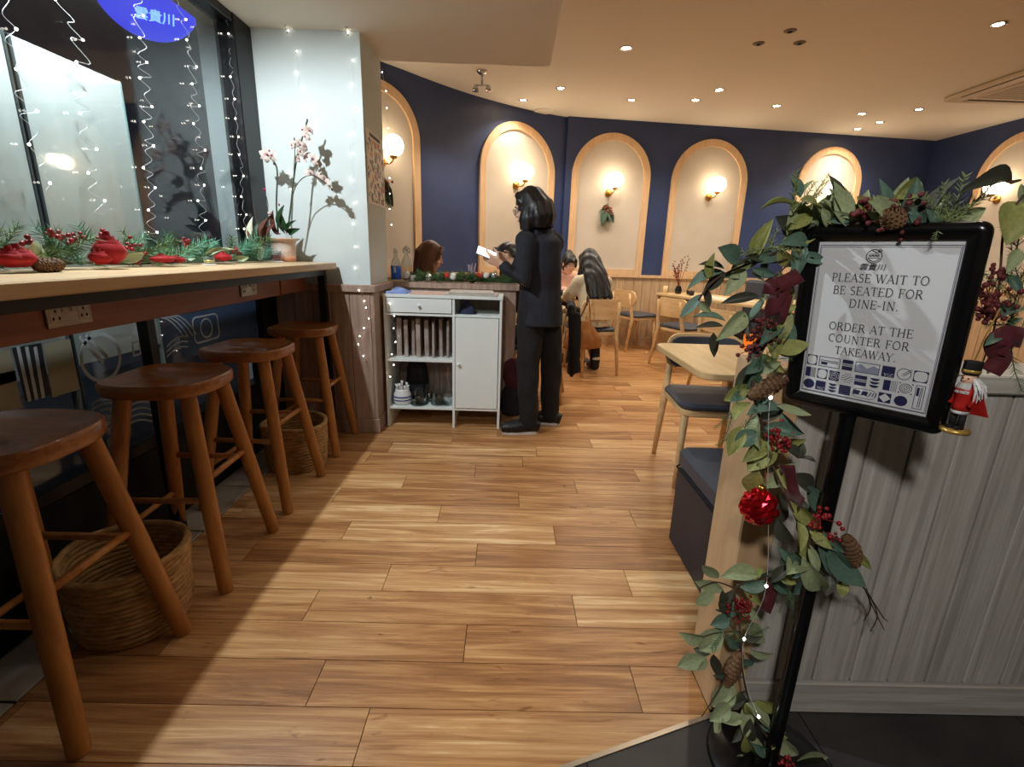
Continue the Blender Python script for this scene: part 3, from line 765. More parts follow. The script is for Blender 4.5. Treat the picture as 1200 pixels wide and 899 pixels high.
SC = [(curve, T1+.0, 1.98, 'globe wall lamp on the arch beside the white pillar'), (curve, T2-.01, 1.98, 'globe wall lamp above the head of the standing person'),
      (far, T3-.02, 1.97, 'globe wall lamp with a hanging sprig, right of the navy corner'), (far, T4+.02, 1.98, 'globe wall lamp on the arch above the long wall table'),
      (far, T5-.02, 1.98, 'globe wall lamp half hidden by the sign garland leaves'), (right, 1.12, 1.97, 'globe wall lamp on the right wall at the frame edge')]
SCP = [sconce(*a) for a in SC]
# ================================================================== CEILING FITTINGS
q = px(565, 83, Z=ZC)
t = thing('twin_spotlight', 'chrome bracket with two small spotlights on the ceiling', 'ceiling light', (q.x, q.y, ZC))
MB().lathe([(0, -.03), (.03, -.028), (.05, -.012), (.055, 0)], 20).build('ceiling_rose', K['chrome'], t, True)
MB().tube([(0, 0, -.02), (0, 0, -.12)], .009, 8).build('stem', K['chrome'], t, True)
MB().tube([(-.06, 0, -.12), (.06, 0, -.12)], .007, 8).build('crossbar', K['chrome'], t, True)
for sx in (-1, 1):
    h_ = MB().lathe([(.012, 0), (.02, -.012), (.032, -.055), (.028, -.055)], 14, (sx*.06, 0, -.118)).build('lamp_head', K['chrome'], t, True)
    MB().lathe([(0, -.054), (.028, -.052)], 14, (sx*.06, 0, -.118)).build('lens', K['lens'], h_)
light('spot', 'SPOT', (0, 0, -.2), E_DOWN, WARM, t, .05, math.radians(120), .7, (0, 0, -1))
for p, lab in (((889, 51), 'left of three small dark ceiling sensors'), ((926, 36), 'topmost of three small dark ceiling sensors'), ((937, 50), 'right of three small dark ceiling sensors')):
    q = px(*p, Z=ZC); s = thing('ceiling_sensor', lab, 'sensor', (q.x, q.y, ZC), 0, 'small ceiling discs')
    MB().lathe([(0, -.008), (.03, -.008), (.042, -.003), (.045, 0)], 18).build('disc', mat('sensor_grey', (120, 108, 92), .5), s, True)
    MB().lathe([(0, -.013), (.014, -.012), (.018, -.008)], 12).build('core', K['blackm'], s, True)
q = px(637, 130, Z=ZC); s = thing('ceiling_speaker', 'flat cream round speaker grille on the ceiling by the navy corner', 'speaker', (q.x, q.y, ZC))
MB().lathe([(0, -.012), (.09, -.011), (.105, -.006), (.11, 0)], 24).build('grille', K['ceiling'], s, True); MB().lathe([(.1, -.009), (.115, -.009), (.118, 0)], 24).build('rim', K['ceiling'], s, True)
# air conditioning cassette
ac = thing('air_conditioner', 'white ceiling cassette air conditioner at the top right', 'air conditioner', (4.78, 4.95, ZC-.004), 0)
K['acw'] = mat('ac_white', (206, 192, 170), .6); K['acd'] = mat('ac_dark', (60, 54, 48), .7)
rbox(-.48, .48, -.48, .48, -.035, 0, .05, .008).build('panel', K['acw'], ac, 'auto')
for k in range(4):
    M4 = Matrix.Rotation(k*PI/2, 4, 'Z')
    MB().box(-.3, .3, -.43, -.36, -.038, -.034).xf(M4).build('air_slot', K['acd'], ac)
    MB().box(-.3, .3, -.425, -.375, -.044, -.039, .001).xf(M4).build('louvre', K['acw'], ac)
gr = rbox(-.3, .3, -.3, .3, -.048, -.03, .04, .005).build('grille', K['acw'], ac, 'auto')
for k in range(14): MB().box(-.27, .27, -.27+k*.04, -.255+k*.04, -.052, -.047).build('slat', K['acw'], gr)
# small white switch on the far wall
q = px(1085, 241, Y=6.9); t_ = far.near(q.x, q.y); q, n = far.at(5.0, .001)
s = thing('wall_switch', 'small white switch plate on the navy wall near the corner', 'switch', (q.x, q.y, 1.98), math.atan2(-n.x, n.y))
MB().box(-.045, .045, 0, .012, -.06, .06, .003).build('plate', K['white'], s); MB().box(-.015, .015, .01, .018, -.025, .025, .002).build('rocker', K['white'], s)
# ================================================================== TABLE THINGS
K['redtwig'] = mat('red_twig', (120, 50, 44), .8); K['blackglaze'] = mat('black_glaze', (24, 20, 20), .2)
def vase(x, y, z, label):
    v_ = thing('twig_vase', label, 'vase', (x, y, z))
    MB().lathe([(.03, 0), (.04, .01), (.045, .05), (.03, .09), (.028, .1), (.024, .1), (.024, .05), (0, .04)], 16).build('vase', K['blackglaze'], v_, True)
    rn = random.Random(3)
    for k in range(9):
        a = rn.uniform(0, 6.28); l_ = rn.uniform(.2, .36); p2 = Vector((.1*math.cos(a), .1*math.sin(a), .09+l_))
        tw = MB().tube([(0, 0, .08), p2*.55+Vector((0, 0, .05)), p2], .003, 5).build('twig', K['redtwig'], v_)
        mb = MB()
        for j in range(6): mb.ball(tuple(p2*(.6+.08*j)+Vector((rn.uniform(-.02, .02), rn.uniform(-.02, .02), .03))), .009, 6, 4)
        mb.build('buds', K['redtwig'], tw, True)
def cup(x, y, z, r, h, m, name, label, cat, grp=None):
    t = thing(name, label, cat, (x, y, z), 0, grp)
    MB().lathe([(r*.75, 0), (r*.9, .004), (r, h), (r*.9, h), (r*.8, .01), (0, .01)], 16).build('body', m, t, True)
    MB().lathe([(0, h*.7), (r*.88, h*.7)], 16).build('contents', K['soy'], t)
    return t
K['candle'] = mat('candle_cream', (226, 200, 150), .5); K['amber'] = mat('amber_glass', (225, 120, 30), .2, trans=.3, emit=.5)
ZT = .746
def TL(u, v_): p = Vector((1.90, 6.50))+dT*u+nT*v_; return p.x, p.y
vase(*TL(.25, .22), ZT, 'dark vase of red twigs at the far end of the long table')
cup(*TL(.12, .12), ZT, .03, .09, K['candle'], 'candle_cup', 'cream candle cup left of the twig vase', 'cup')
cup(*TL(.38, .3), ZT, .05, .05, K['blackglaze'], 'sauce_bowl', 'black sauce bowl beside the twig vase', 'bowl')
cup(*TL(.5, .2), ZT, .035, .045, K['blackglaze'], 'small_bowl', 'small black bowl right of the twig vase', 'bowl')
for k, (u, v_, lab) in enumerate(((.75, .3, 'white paper placemat on the long table near the vase'), (1.15, .22, 'white paper placemat in the middle of the long table'))):
    x, y = TL(u, v_); t = thing('placemat', lab, 'placemat', (x, y, ZT), math.radians(24.8), 'paper placemats'); MB().box(-.14, .14, -.19, .19, 0, .0025).build('sheet', mat('placemat_%d' % k, (232, 226, 214), .7), t); MB().box(-.12, .12, -.17, .17, .0025, .003).build('print', mat('placemat_print_%d' % k, (216, 206, 190), .7), t)
jarlet(*TL(1.62, .16), ZT, .13, .03, 'glass bottle of dark sauce at the near end of the long table', 'sauce jars'); jarlet(*TL(1.72, .24), ZT, .1, .035, 'wide glass of dark sauce at the near end of the long table', 'sauce jars')
cup(*TL(1.9, .2), ZT, .04, .08, K['candle'], 'candle_cup', 'cream candle cup at the near end of the long table', 'cup')
for k, (x, y, lab) in enumerate(((.56, 5.50, 'left black bowl on the table of the long haired diner'), (.72, 5.46, 'right black bowl on the table of the long haired diner'))):
    cup(x, y, ZT, .055, .06, K['blackglaze'], 'soup_bowl', lab, 'bowl', 'black bowls on the far table')
cup(.64, 5.62, ZT, .045, .05, K['ceram'], 'white_cup', 'white cup between the black bowls', 'cup')
q = px(858, 400, Z=.80); cup(1.28, 2.5, ZT, .04, .075, K['amber'], 'amber_tealight', 'glowing amber tealight glass on the near table', 'candle')
cup(1.42, 2.42, ZT, .05, .06, K['ceram'], 'white_cup', 'white cup right of the amber tealight', 'cup')
# bottles on the partition beside the pillar
def wbottle(x, y, z, r, h, label, blue):
    t = thing('water_bottle', label, 'bottle', (x, y, z), 0, 'glass water bottles')
    MB().lathe([(r*.95, 0), (r, .008), (r, h*.55), (r*.8, h*.7), (r*.38, h*.84), (r*.36, h*.96), (r*.45, h*.97), (r*.45, h), (r*.3, h), (r*.3, h*.84), (r*.72, h*.69), (r*.93, h*.54), (r*.93, .01), (0, .01)], 20).build('body', K['clear'], t, True)
    MB().ball((0, 0, h+.012), (r*.4, r*.4, .016), 12, 8).build('stopper', K['ceram'], t, True)
    if blue: MB().lathe([(r*.9, .012), (r*1.01, .014), (r*1.01, h*.52), (r*.9, h*.53)], 20).build('label', mat('blue_label', (36, 96, 200), .4), t, True); MB().box(-.008, .008, -r*1.03, -r*1.0, .06, .10).build('mark', K['white'], t)
    else: MB().tube([(-r*.5, 0, h*.9), (-r*.6, 0, h+.01), (0, 0, h+.035), (r*.6, 0, h+.01), (r*.5, 0, h*.9)], .003, 6).build('clip', K['chrome'], t)
wbottle(-.815, 3.59, .9735, .036, .2, 'water bottle with blue label beside the pillar', True)
wbottle(-.752, 3.662, .9735, .04, .215, 'clear swing top bottle on the partition beside the blue bottle', False)
cup(-.70, 3.60, .9735, .03, .045, mat('stone_pot', (150, 146, 130), .7), 'small_pot', 'tiny grey pot at the left end of the partition garland', 'pot')
# ================================================================== SIGN STAND
K['ink'] = mat('navy_ink', (34, 36, 78), .6); K['inkd'] = mat('dark_ink', (44, 44, 52), .6); K['inkg'] = mat('grey_ink', (140, 144, 166), .6)
K['sheet'] = mat('sign_paper', (206, 208, 210), .55, coat=.25)
K['gloss'] = mat('gloss_black', (12, 12, 13), .22)
W_, H_ = .27, .366
sg_ = thing('sign_stand', 'black poster stand with a please wait to be seated notice', 'sign', (.676, .9, 0))
MB().lathe([(0, 0), (.142, 0), (.146, .004), (.14, .012), (.06, .018), (.03, .024), (0, .024)], 40).build('base', K['gloss'], sg_, True)
MB().tube([(0, 0, .015), (0, 0, .91)], .0155, 16).build('pole', K['gloss'], sg_, 'auto')
MS = Matrix.Translation((.682-.676, 0, 1.087)) @ Matrix.Rotation(math.radians(-50.85), 4, 'Z') @ Matrix.Rotation(math.radians(6.8), 4, 'X') @ Matrix.Rotation(math.radians(-.5), 4, 'Y')
def onsign(o): o.matrix_local = MS; return o
# frame: rounded moulding swept round the sheet
def frame_sweep(w_, h_, bw, r):
    prof = [(0, .012), (0, -.004), (.005, -.010), (.014, -.012), (bw-.006, -.008), (bw, -.002), (bw, .012)]
    v = []; f = []
    n = len(rrect(0, 1, 0, 1, .1, 5))
    for ins, y in prof:
        for p in rrect(-w_/2+ins, w_/2-ins, -h_/2+ins, h_/2-ins, max(r-ins, .001), 5): v.append((p[0], y, p[1]))
    for i in range(len(prof)):
        j = (i+1) % len(prof)
        for k in range(n): f.append((i*n+k, i*n+(k+1) % n, j*n+(k+1) % n, j*n+k))
    return MB().add(v, f)
onsign(frame_sweep(W_, H_, .028, .018).build('frame', K['gloss'], sg_, 'auto'))
SW, SH = .216, .306
sheet_o = onsign(MB().box(-SW/2-.002, SW/2+.002, .002, .010, -SH/2-.002, SH/2+.002).build('sheet', K['sheet'], sg_))
onsign(MB().box(-.03, .03, .012, .03, -H_/2-.005, -H_/2+.06, .003).build('bracket', K['gloss'], sg_))
class Print(MB):
    """flat print on a plane: u to the right, v up, thickness t towards the reader"""
    def __init__(s, t0=.0018, t1=.0014): super().__init__(); s.t0, s.t1 = t0, t1
    def poly(s, pts): return s.prism(pts, s.t0, s.t1, 'xz')
    def rect(s, x0, x1, y0, y1): return s.poly([(x0, y0), (x1, y0), (x1, y1), (x0, y1)])
    def line(s, pts, w_):
        for (a, b) in zip(pts[:-1], pts[1:]):
            a = Vector(a); b = Vector(b); d_ = b-a
            if d_.length < 1e-7: continue
            d_.normalize(); n = Vector((-d_.y, d_.x))*w_/2; e = d_*w_*.3
            s.poly([tuple(a-e-n), tuple(b+e-n), tuple(b+e+n), tuple(a-e+n)])
        return s
    def ring(s, cx_, cy_, r, w_, n=24, sy=1):
        o = [(cx_+r*math.cos(2*PI*k/n), cy_+r*sy*math.sin(2*PI*k/n)) for k in range(n)]
        i_ = [(cx_+(r-w_)*math.cos(2*PI*k/n), cy_+(r-w_)*sy*math.sin(2*PI*k/n)) for k in range(n)]
        return s.ringprism(o, i_, s.t0, s.t1, 'xz')
    def disc(s, cx_, cy_, r, n=24, sy=1): return s.poly([(cx_+r*math.cos(2*PI*k/n), cy_+r*sy*math.sin(2*PI*k/n)) for k in range(n)])
    def rr(s, x0, x1, y0, y1, r, w_): return s.ringprism(rrect(x0, x1, y0, y1, r, 4), rrect(x0+w_, x1-w_, y0+w_, y1-w_, max(r-w_, .0003), 4), s.t0, s.t1, 'xz')
def arcp(cx_, cy_, rx, ry, a0, a1, n=10): return [(cx_+rx*math.cos(math.radians(a0+(a1-a0)*k/n)), cy_+ry*math.sin(math.radians(a0+(a1-a0)*k/n))) for k in range(n+1)]
T, Bd = .05, .105
GL = {  # width, strokes (weight, points), serif positions
 'A': (.74, [(T, [(.05, 0), (.36, 1)]), (Bd, [(.36, 1), (.68, 0)]), (T, [(.17, .36), (.54, .36)])], [(.05, 0), (.68, 0)]),
 'B': (.66, [(Bd, [(.14, 0), (.14, 1)]), (T, [(.05, 1), (.36, 1)]), (Bd*.8, arcp(.34, .765, .17, .235, 90, -90)), (T, [(.14, .53), (.38, .53)]), (Bd*.9, arcp(.37, .265, .2, .265, 90, -90)), (T, [(.05, 0), (.38, 0)])], []),
 'C': (.72, [(Bd*.85, arcp(.4, .5, .32, .5, 60, 300, 18)), (T, [(.62, .7), (.62, .96)])], []),
 'D': (.78, [(Bd, [(.14, 0), (.14, 1)]), (T, [(.05, 1), (.34, 1)]), (Bd*.85, arcp(.34, .5, .36, .5, 90, -90, 14)), (T, [(.05, 0), (.34, 0)])], []),
 'E': (.62, [(Bd, [(.14, 0), (.14, 1)]), (T, [(.05, 1), (.54, 1), (.54, .84)]), (T, [(.14, .52), (.42, .52)]), (T, [(.42, .42), (.42, .62)]), (T, [(.05, 0), (.57, 0), (.57, .18)])], []),
 'F': (.58, [(Bd, [(.14, 0), (.14, 1)]), (T, [(.05, 1), (.54, 1), (.54, .84)]), (T, [(.14, .52), (.42, .52)]), (T, [(.42, .42), (.42, .62)])], [(.14, 0)]),
 'G': (.78, [(Bd*.85, arcp(.4, .5, .32, .5, 60, 320, 18)), (Bd, [(.64, .05), (.64, .42)]), (T, [(.5, .42), (.74, .42)])], []),
 'H': (.8, [(Bd, [(.15, 0), (.15, 1)]), (Bd, [(.65, 0), (.65, 1)]), (T, [(.15, .52), (.65, .52)])], [(.15, 0), (.15, 1), (.65, 0), (.65, 1)]),
 'I': (.34, [(Bd, [(.17, 0), (.17, 1)])], [(.17, 0), (.17, 1)]),
 'K': (.74, [(Bd, [(.15, 0), (.15, 1)]), (T, [(.18, .42), (.6, 1)]), (Bd, [(.3, .55), (.66, 0)])], [(.15, 0), (.15, 1), (.6, 1), (.66, 0)]),
 'L': (.6, [(Bd, [(.14, 0), (.14, 1)]), (T, [(.05, 0), (.55, 0), (.55, .2)])], [(.14, 1)]),
 'N': (.8, [(T, [(.15, 0), (.15, 1)]), (Bd, [(.15, 1), (.66, 0)]), (T, [(.66, 0), (.66, 1)])], [(.15, 0), (.66, 1)]),
 'O': (.82, [(Bd*.8, arcp(.41, .5, .33, .5, 0, 360, 24))], []),
 'P': (.62, [(Bd, [(.14, 0), (.14, 1)]), (T, [(.05, 1), (.36, 1)]), (Bd*.85, arcp(.34, .73, .2, .27, 90, -90)), (T, [(.14, .46), (.36, .46)])], [(.14, 0)]),
 'R': (.7, [(Bd, [(.14, 0), (.14, 1)]), (T, [(.05, 1), (.36, 1)]), (Bd*.85, arcp(.34, .75, .19, .25, 90, -90)), (T, [(.14, .5), (.36, .5)]), (Bd, [(.34, .5), (.64, 0)])], [(.14, 0), (.64, 0)]),
 'S': (.56, [(Bd*.8, arcp(.28, .75, .19, .24, 40, 250, 12)+arcp(.28, .26, .2, .26, 75, -140, 12))], []),
 'T': (.66, [(Bd, [(.33, 0), (.33, 1)]), (T, [(.04, .84), (.04, 1), (.62, 1), (.62, .84)])], [(.33, 0)]),
 'U': (.76, [(Bd, [(.15, 1), (.15, .3)]), (T*1.3, arcp(.38, .3, .23, .3, 180, 360, 12)), (T, [(.61, .3), (.61, 1)])], [(.15, 1), (.61, 1)]),
 'W': (1.02, [(Bd, [(.06, 1), (.3, 0)]), (T, [(.3, 0), (.5, .95)]), (Bd, [(.5, .95), (.72, 0)]), (T, [(.72, 0), (.96, 1)])], [(.06, 1), (.5, 1), (.96, 1)]),
 'Y': (.72, [(Bd, [(.06, 1), (.36, .48)]), (T, [(.36, .48), (.66, 1)]), (Bd, [(.36, 0), (.36, .48)])], [(.06, 1), (.66, 1), (.36, 0)]),
 '-': (.4, [(T*1.3, [(.06, .38), (.34, .38)])], []), '.': (.3, [(.13, [(.12, .05), (.14, .05)])], []), ' ': (.36, [], [])}
def text(pr, s_, cx_, y, h_, sp=.06, wmax=None, bold=1):
    tot = sum(GL[c][0]+sp for c in s_)-sp; k = h_
    kx = k if not wmax else wmax/tot; x = cx_-tot*kx/2
    for c in s_:
        w_, st, se = GL[c]
        for wt, pts in st: pr.line([(x+a*kx, y+b*k) for a, b in pts], wt*k*bold)
        for a, b in se: pr.line([(x+(a-.09)*kx, y+b*k), (x+(a+.09)*kx, y+b*k)], .04*k*bold)
        x += (w_+sp)*kx
def glyphs(pr, s_, cx_, cy_, h_, shear=.12, off=.012, squash=1.0):
    c = bpy.data.curves.new('glyphs', 'FONT'); c.body = s_; c.size = 1; c.offset = off; c.resolution_u = 2; c.align_x = 'CENTER'; c.align_y = 'CENTER'; c.shear = shear
    o = bpy.data.objects.new('glyphs', c); C.objects.link(o)
    me = bpy.data.meshes.new_from_object(o.evaluated_get(bpy.context.evaluated_depsgraph_get()))
    v = [(cx_+p.co.x*h_*squash, pr.t1, cy_+p.co.y*h_) for p in me.vertices]; pr.add(v, [tuple(q.vertices) for q in me.polygons])
    bpy.data.objects.remove(o); bpy.data.curves.remove(c); bpy.data.meshes.remove(me)
def UV(u, v_): return (-SW/2+SW*u, SH/2-SH*v_)
lt = Print()
for s_, v_, wd in (('PLEASE WAIT TO', .240, .148), ('BE SEATED FOR', .318, .138), ('DINE-IN.', .396, .078), ('ORDER AT THE', .548, .134), ('COUNTER FOR', .626, .130), ('TAKEAWAY.', .704, .10)):
    text(lt, s_, UV(.485, 0)[0], UV(0, v_)[1], .0150, .07, wd, .95)
tag(lt.build('lettering', K['inkd'], sheet_o), kind='stuff')
lg = Print(); u0, v0 = UV(.43, .085)
lg.ring(u0, v0, .0125, .0012); lg.line(arcp(u0, v0, .009, .009, 200, 340), .001); lg.line([(u0-.008, v0+.001), (u0+.008, v0+.001)], .0012)
for k in (-.005, 0, .005): lg.rr(u0+k-.0022, u0+k+.0022, v0-.0005, v0+.0045, .0012, .0007)
lg.line([(u0-.009, v0-.003), (u0+.009, v0-.003)], .0009); lg.line([(u0-.004, v0+.010), (u0+.003, v0+.006), (u0+.010, v0+.010)], .0011); lg.ring(u0+.008, v0+.0095, .003, .001, 12)
glyphs(lg, '雲貴川', u0, v0-.0200, .0130, .15, .008, 1.05)
lg.build('logo', K['inkd'], sheet_o)
bd_ = Print()
for i_, w_ in ((.006, .0009), (.0095, .0005)): bd_.rr(-SW/2+i_*.6, SW/2-i_*.6, -SH/2+i_*.5, SH/2-i_, .001, w_)
bd_.build('border_lines', K['ink'], sheet_o)
rows = [(.735, .803), (.822, .888), (.907, .970)]
def cell(u0, u1, r0, r1=None):
    x0, y1 = UV(u0*.92+.035, rows[r0][0]); x1, y0 = UV(u1*.92+.035, rows[r1 if r1 is not None else r0][1]); return x0, x1, y0, y1
def icon(kind, c):
    x0, x1, y0, y1 = c; w_, h_ = x1-x0, y1-y0; cx_, cy_ = (x0+x1)/2, (y0+y1)/2; p = Print(); l_ = .0009; wh = None
    if kind == 'rr': p.rr(x0, x1, y0, y1, .001, l_); p.ringprism(rrect(x0, x1, y0, y1, .0005, 4), rrect(x0+l_, x1-l_, y0+l_, y1-l_, .006, 4), p.t0, p.t1, 'xz')
    elif kind == 'chop': p.rr(x0, x1, y0, y1, .001, l_); p.line([(x0+w_*.08, cy_+h_*.12), (x1-w_*.08, cy_+h_*.12)], l_); p.line([(x0+w_*.08, cy_-h_*.05), (x1-w_*.08, cy_-h_*.02)], l_); p.rect(x0+w_*.12, x0+w_*.4, y0+h_*.2, cy_-h_*.08)
    elif kind == 'chopv': p.rr(x0, x1, y0, y1, .001, l_); p.line([(cx_, y0+h_*.08), (cx_+.001, y1-h_*.08)], l_); p.line([(cx_+w_*.2, y0+h_*.08), (cx_+w_*.22, y1-h_*.08)], l_); p.rect(x0+w_*.15, cx_-.001, cy_+h_*.05, y1-h_*.1)
    elif kind == 'bars': p.rect(x0, x1, y0, y0+h_*.36); p.rect(x0, x1, y1-h_*.36, y1); p.line([(x0, cy_+h_*.04), (x1, cy_+h_*.04)], l_*.8); p.line([(x0, cy_-h_*.05), (x1, cy_-h_*.05)], l_*.8)
    elif kind == 'hill':
        p.rr(x0, x1, y0, y1, .001, l_); wh = Print(.0016, .0013); wh.poly([(x0+l_, y0+l_), (x1-l_, y0+l_), (x1-l_, cy_+h_*.1), (x0+w_*.75, cy_+h_*.3), (x0+w_*.5, cy_-h_*.05), (x0+w_*.25, cy_+h_*.3), (x0+l_, cy_+h_*.15)])
        return p, wh, K['inkg']
    elif kind == 'ygc': p.rect(x0, x1, y0, y1); wh = Print(.0014, .0011); text(wh, 'YGC', cx_+w_*.05, y0+h_*.06, h_*.26, .06, w_*.72, 1.6)
    elif kind == 'plate': p.ring(cx_, cy_, h_*.52, l_); p.line([(cx_-.002, cy_-.001), (x1, y1)], l_); p.line([(cx_, cy_-.003), (x1+.001, y1-.003)], l_)
    elif kind == 'half': p.rect(x0, x0+w_*.52, y0, y1); [p.line([(x0+w_*(.62+.12*k), y0), (x0+w_*(.62+.12*k), y1)], l_*.7) for k in range(4)]
    elif kind == 'seal': p.rect(x0, x1, y0, y1); wh = Print(.0014, .0011); wh.ring(cx_, cy_, h_*.42, l_*.8); wh.ring(cx_, cy_, h_*.27, l_*.8); wh.rect(cx_-w_*.2, cx_+w_*.2, cy_-.0004, cy_+.0004); wh.line([(cx_-w_*.1, cy_+h_*.15), (cx_+w_*.1, cy_+h_*.15)], l_*.7)
    elif kind == 'sealw': p.ring(cx_, cy_, h_*.46, l_); p.ring(cx_, cy_, h_*.3, l_*.8); p.ring(cx_, cy_, h_*.14, l_*.8); [p.poly([(a, b), (a+(.0028 if a == x0 else -.0028), b), (a, b+(.0028 if b == y0 else -.0028))]) for a in (x0, x1) for b in (y0, y1)]
    elif kind == 'curves':
        for k in range(3): p.line(arcp(x0, y1, w_*(.35+.2*k), h_*(.35+.2*k), 270, 360, 6), l_*.8); p.line(arcp(x1, y0, w_*(.25+.2*k), h_*(.25+.2*k), 90, 180, 6), l_*.8)
    elif kind == 'bowls':
        for k in range(3): z = y0+h_*(.02+.34*k); p.poly([(cx_-w_*.42, z+h_*.24), (cx_-w_*.25, z+h_*.06), (cx_-w_*.12, z), (cx_+w_*.12, z), (cx_+w_*.25, z+h_*.06), (cx_+w_*.42, z+h_*.24)])
    elif kind == 'disc': p.disc(cx_, cy_, h_*.52)
    elif kind == 'wave':
        p.rect(x0, x1, y0, y1); wh = Print(.0014, .0011)
        for k in range(4): wh.line([(x0+w_*a, y0+h_*(.15+.22*k)+.0008*math.sin(a*12+k)) for a in (.05, .25, .45, .65, .95)], l_*.4)
        return p, wh, K['inkg']
    elif kind == 'pill': p.rr(x0, x1, y0, y1, h_*.45, l_*.7); glyphs(p, '雲貴川', cx_, cy_, h_*.52, .12, .02, 1.35)
    elif kind == 'dia': p.rect(x0, x1, y0, y1); wh = Print(.0014, .0011); wh.poly([(cx_-w_*.47, cy_), (cx_, y0+h_*.04), (cx_+w_*.47, cy_), (cx_, y1-h_*.04)])
    return p, wh, K['sheet']
IC = [('rr', .0, .09, 0), ('chop', .11, .30, 0), ('bars', .32, .41, 0), ('hill', .43, .63, 0), ('ygc', .65, .75, 0), ('plate', .77, .87, 0), ('rr', .89, .995, 0),
      ('half', .0, .09, 1), ('rr', .11, .20, 1), ('seal', .22, .31, 1), ('curves', .33, .43, 1), ('bars', .445, .545, 1), ('bowls', .56, .66, 1), ('half', .68, .785, 1), ('sealw', .80, .905, 1), ('chopv', .925, .995, 1),
      ('disc', .0, .09, 2), ('ygc', .11, .20, 2), ('bowls', .22, .31, 2), ('wave', .325, .425, 2), ('pill', .445, .64, 2), ('dia', .66, .76, 2), ('disc', .785, .885, 2)]
for kind, a, b, r in IC:
    c = cell(a, b, r, 2 if kind == 'chopv' else None); p, wh, wm = icon(kind, c)
    p.build('pattern_icon', K['ink'], sheet_o)
    if wh: wh.build('pattern_detail', wm, sheet_o)
# ================================================================== FOLIAGE KIT
K['leafa'] = mat('leaf_sage', (160, 168, 128), .6, col2=(134, 148, 108), scale=9, rnd=.12)
K['leafb'] = mat('leaf_teal', (94, 120, 102), .55, col2=(76, 102, 88), scale=9, rnd=.12)
K['leafc'] = mat('leaf_olive', (150, 150, 84), .6, col2=(122, 128, 72), scale=9, rnd=.12)
K['leafd'] = mat('leaf_dark', (58, 68, 54), .55, col2=(70, 64, 52), scale=9, rnd=.12)
K['stemw'] = mat('garland_stem', (84, 62, 46), .85, col2=(62, 44, 34), scale=30)
K['needle'] = mat('needle_green', (74, 96, 62), .7, rnd=.15); K['needlep'] = mat('needle_pale', (120, 132, 86), .7, rnd=.12)
K['berry'] = mat('red_berry', (136, 28, 32), .35, rnd=.15); K['berryd'] = mat('dull_berry', (98, 34, 36), .6, rnd=.15)
K['cone'] = mat('pine_cone', (124, 92, 62), .8, col2=(90, 62, 40), scale=20); K['velvet'] = mat('burgundy_velvet', (78, 12, 22), .8, sheen=.15)
def leafmesh(m, fold, curl, seed):
    v = []; f = []; n = 8
    for i in range(n+1):
        t = i/n; hw = .5*(math.sin(PI*min(1, t*1.02+.0))**.75)*(1-.25*t) if 0 < i < n else .01
        z = curl*math.sin(PI*t)*.5
        v += [(t, -hw, z+fold*hw), (t, -hw*.5, z+fold*hw*.35), (t, 0, z-.012), (t, hw*.5, z+fold*hw*.35), (t, hw, z+fold*hw)]
    for i in range(n):
        for k in range(4): a = i*5+k; f.append((a, a+1, a+6, a+5))
    return MB().add(v, f).mesh('leaf', m, True)
LM = {k: [leafmesh(K['leaf'+k], .25, .12, 1), leafmesh(K['leaf'+k], .1, -.1, 2), leafmesh(K['leaf'+k], .35, .22, 3)] for k in 'abcd'}
rl = random.Random(11); CAMP = Vector((0, 0, HCAM))
def place_leaf(parent, P, Q, wf, mk, roll=None, name='leaf'):
    """a leaf from P to Q; its face turned towards the aisle with some roll"""
    d_ = Q-P; L_ = d_.length; X_ = d_.normalized(); n = (Vector((-.55, -.75, .35))+Vector((rl.uniform(-.4, .4), rl.uniform(-.3, .3), rl.uniform(-.4, .4)))).normalized()
    Y_ = n.cross(X_).normalized(); Z_ = X_.cross(Y_)
    a = roll if roll is not None else rl.uniform(-.6, .6); Y2 = Y_*math.cos(a)+Z_*math.sin(a); Z2 = X_.cross(Y2)
    o = link(name, rl.choice(LM[mk]), parent)
    M4 = Matrix((X_*L_, Y2*L_*wf, Z2*L_)).transposed().to_4x4(); M4.translation = P; 
    o.matrix_local = (Matrix.Translation(-Vector(parent.location)) @ M4) if parent.rotation_euler[2] == 0 else parent.matrix_basis.inverted() @ M4
    return o
def berries(parent, c, r, n, m, seed, br=.0046, name='berry_cluster'):
    rn = random.Random(seed); mb = MB(); c = Vector(c)-Vector(parent.location)
    for _ in range(n):
        q = c+Vector((rn.gauss(0, r), rn.gauss(0, r*.7), rn.gauss(0, r))); mb.ball(q, br*rn.uniform(.8, 1.15), 7, 5)
        if rn.random() < .5: mb.tube([c, q], .0009, 4, False)
    return tag(mb.build(name, m, parent, True), kind='stuff')
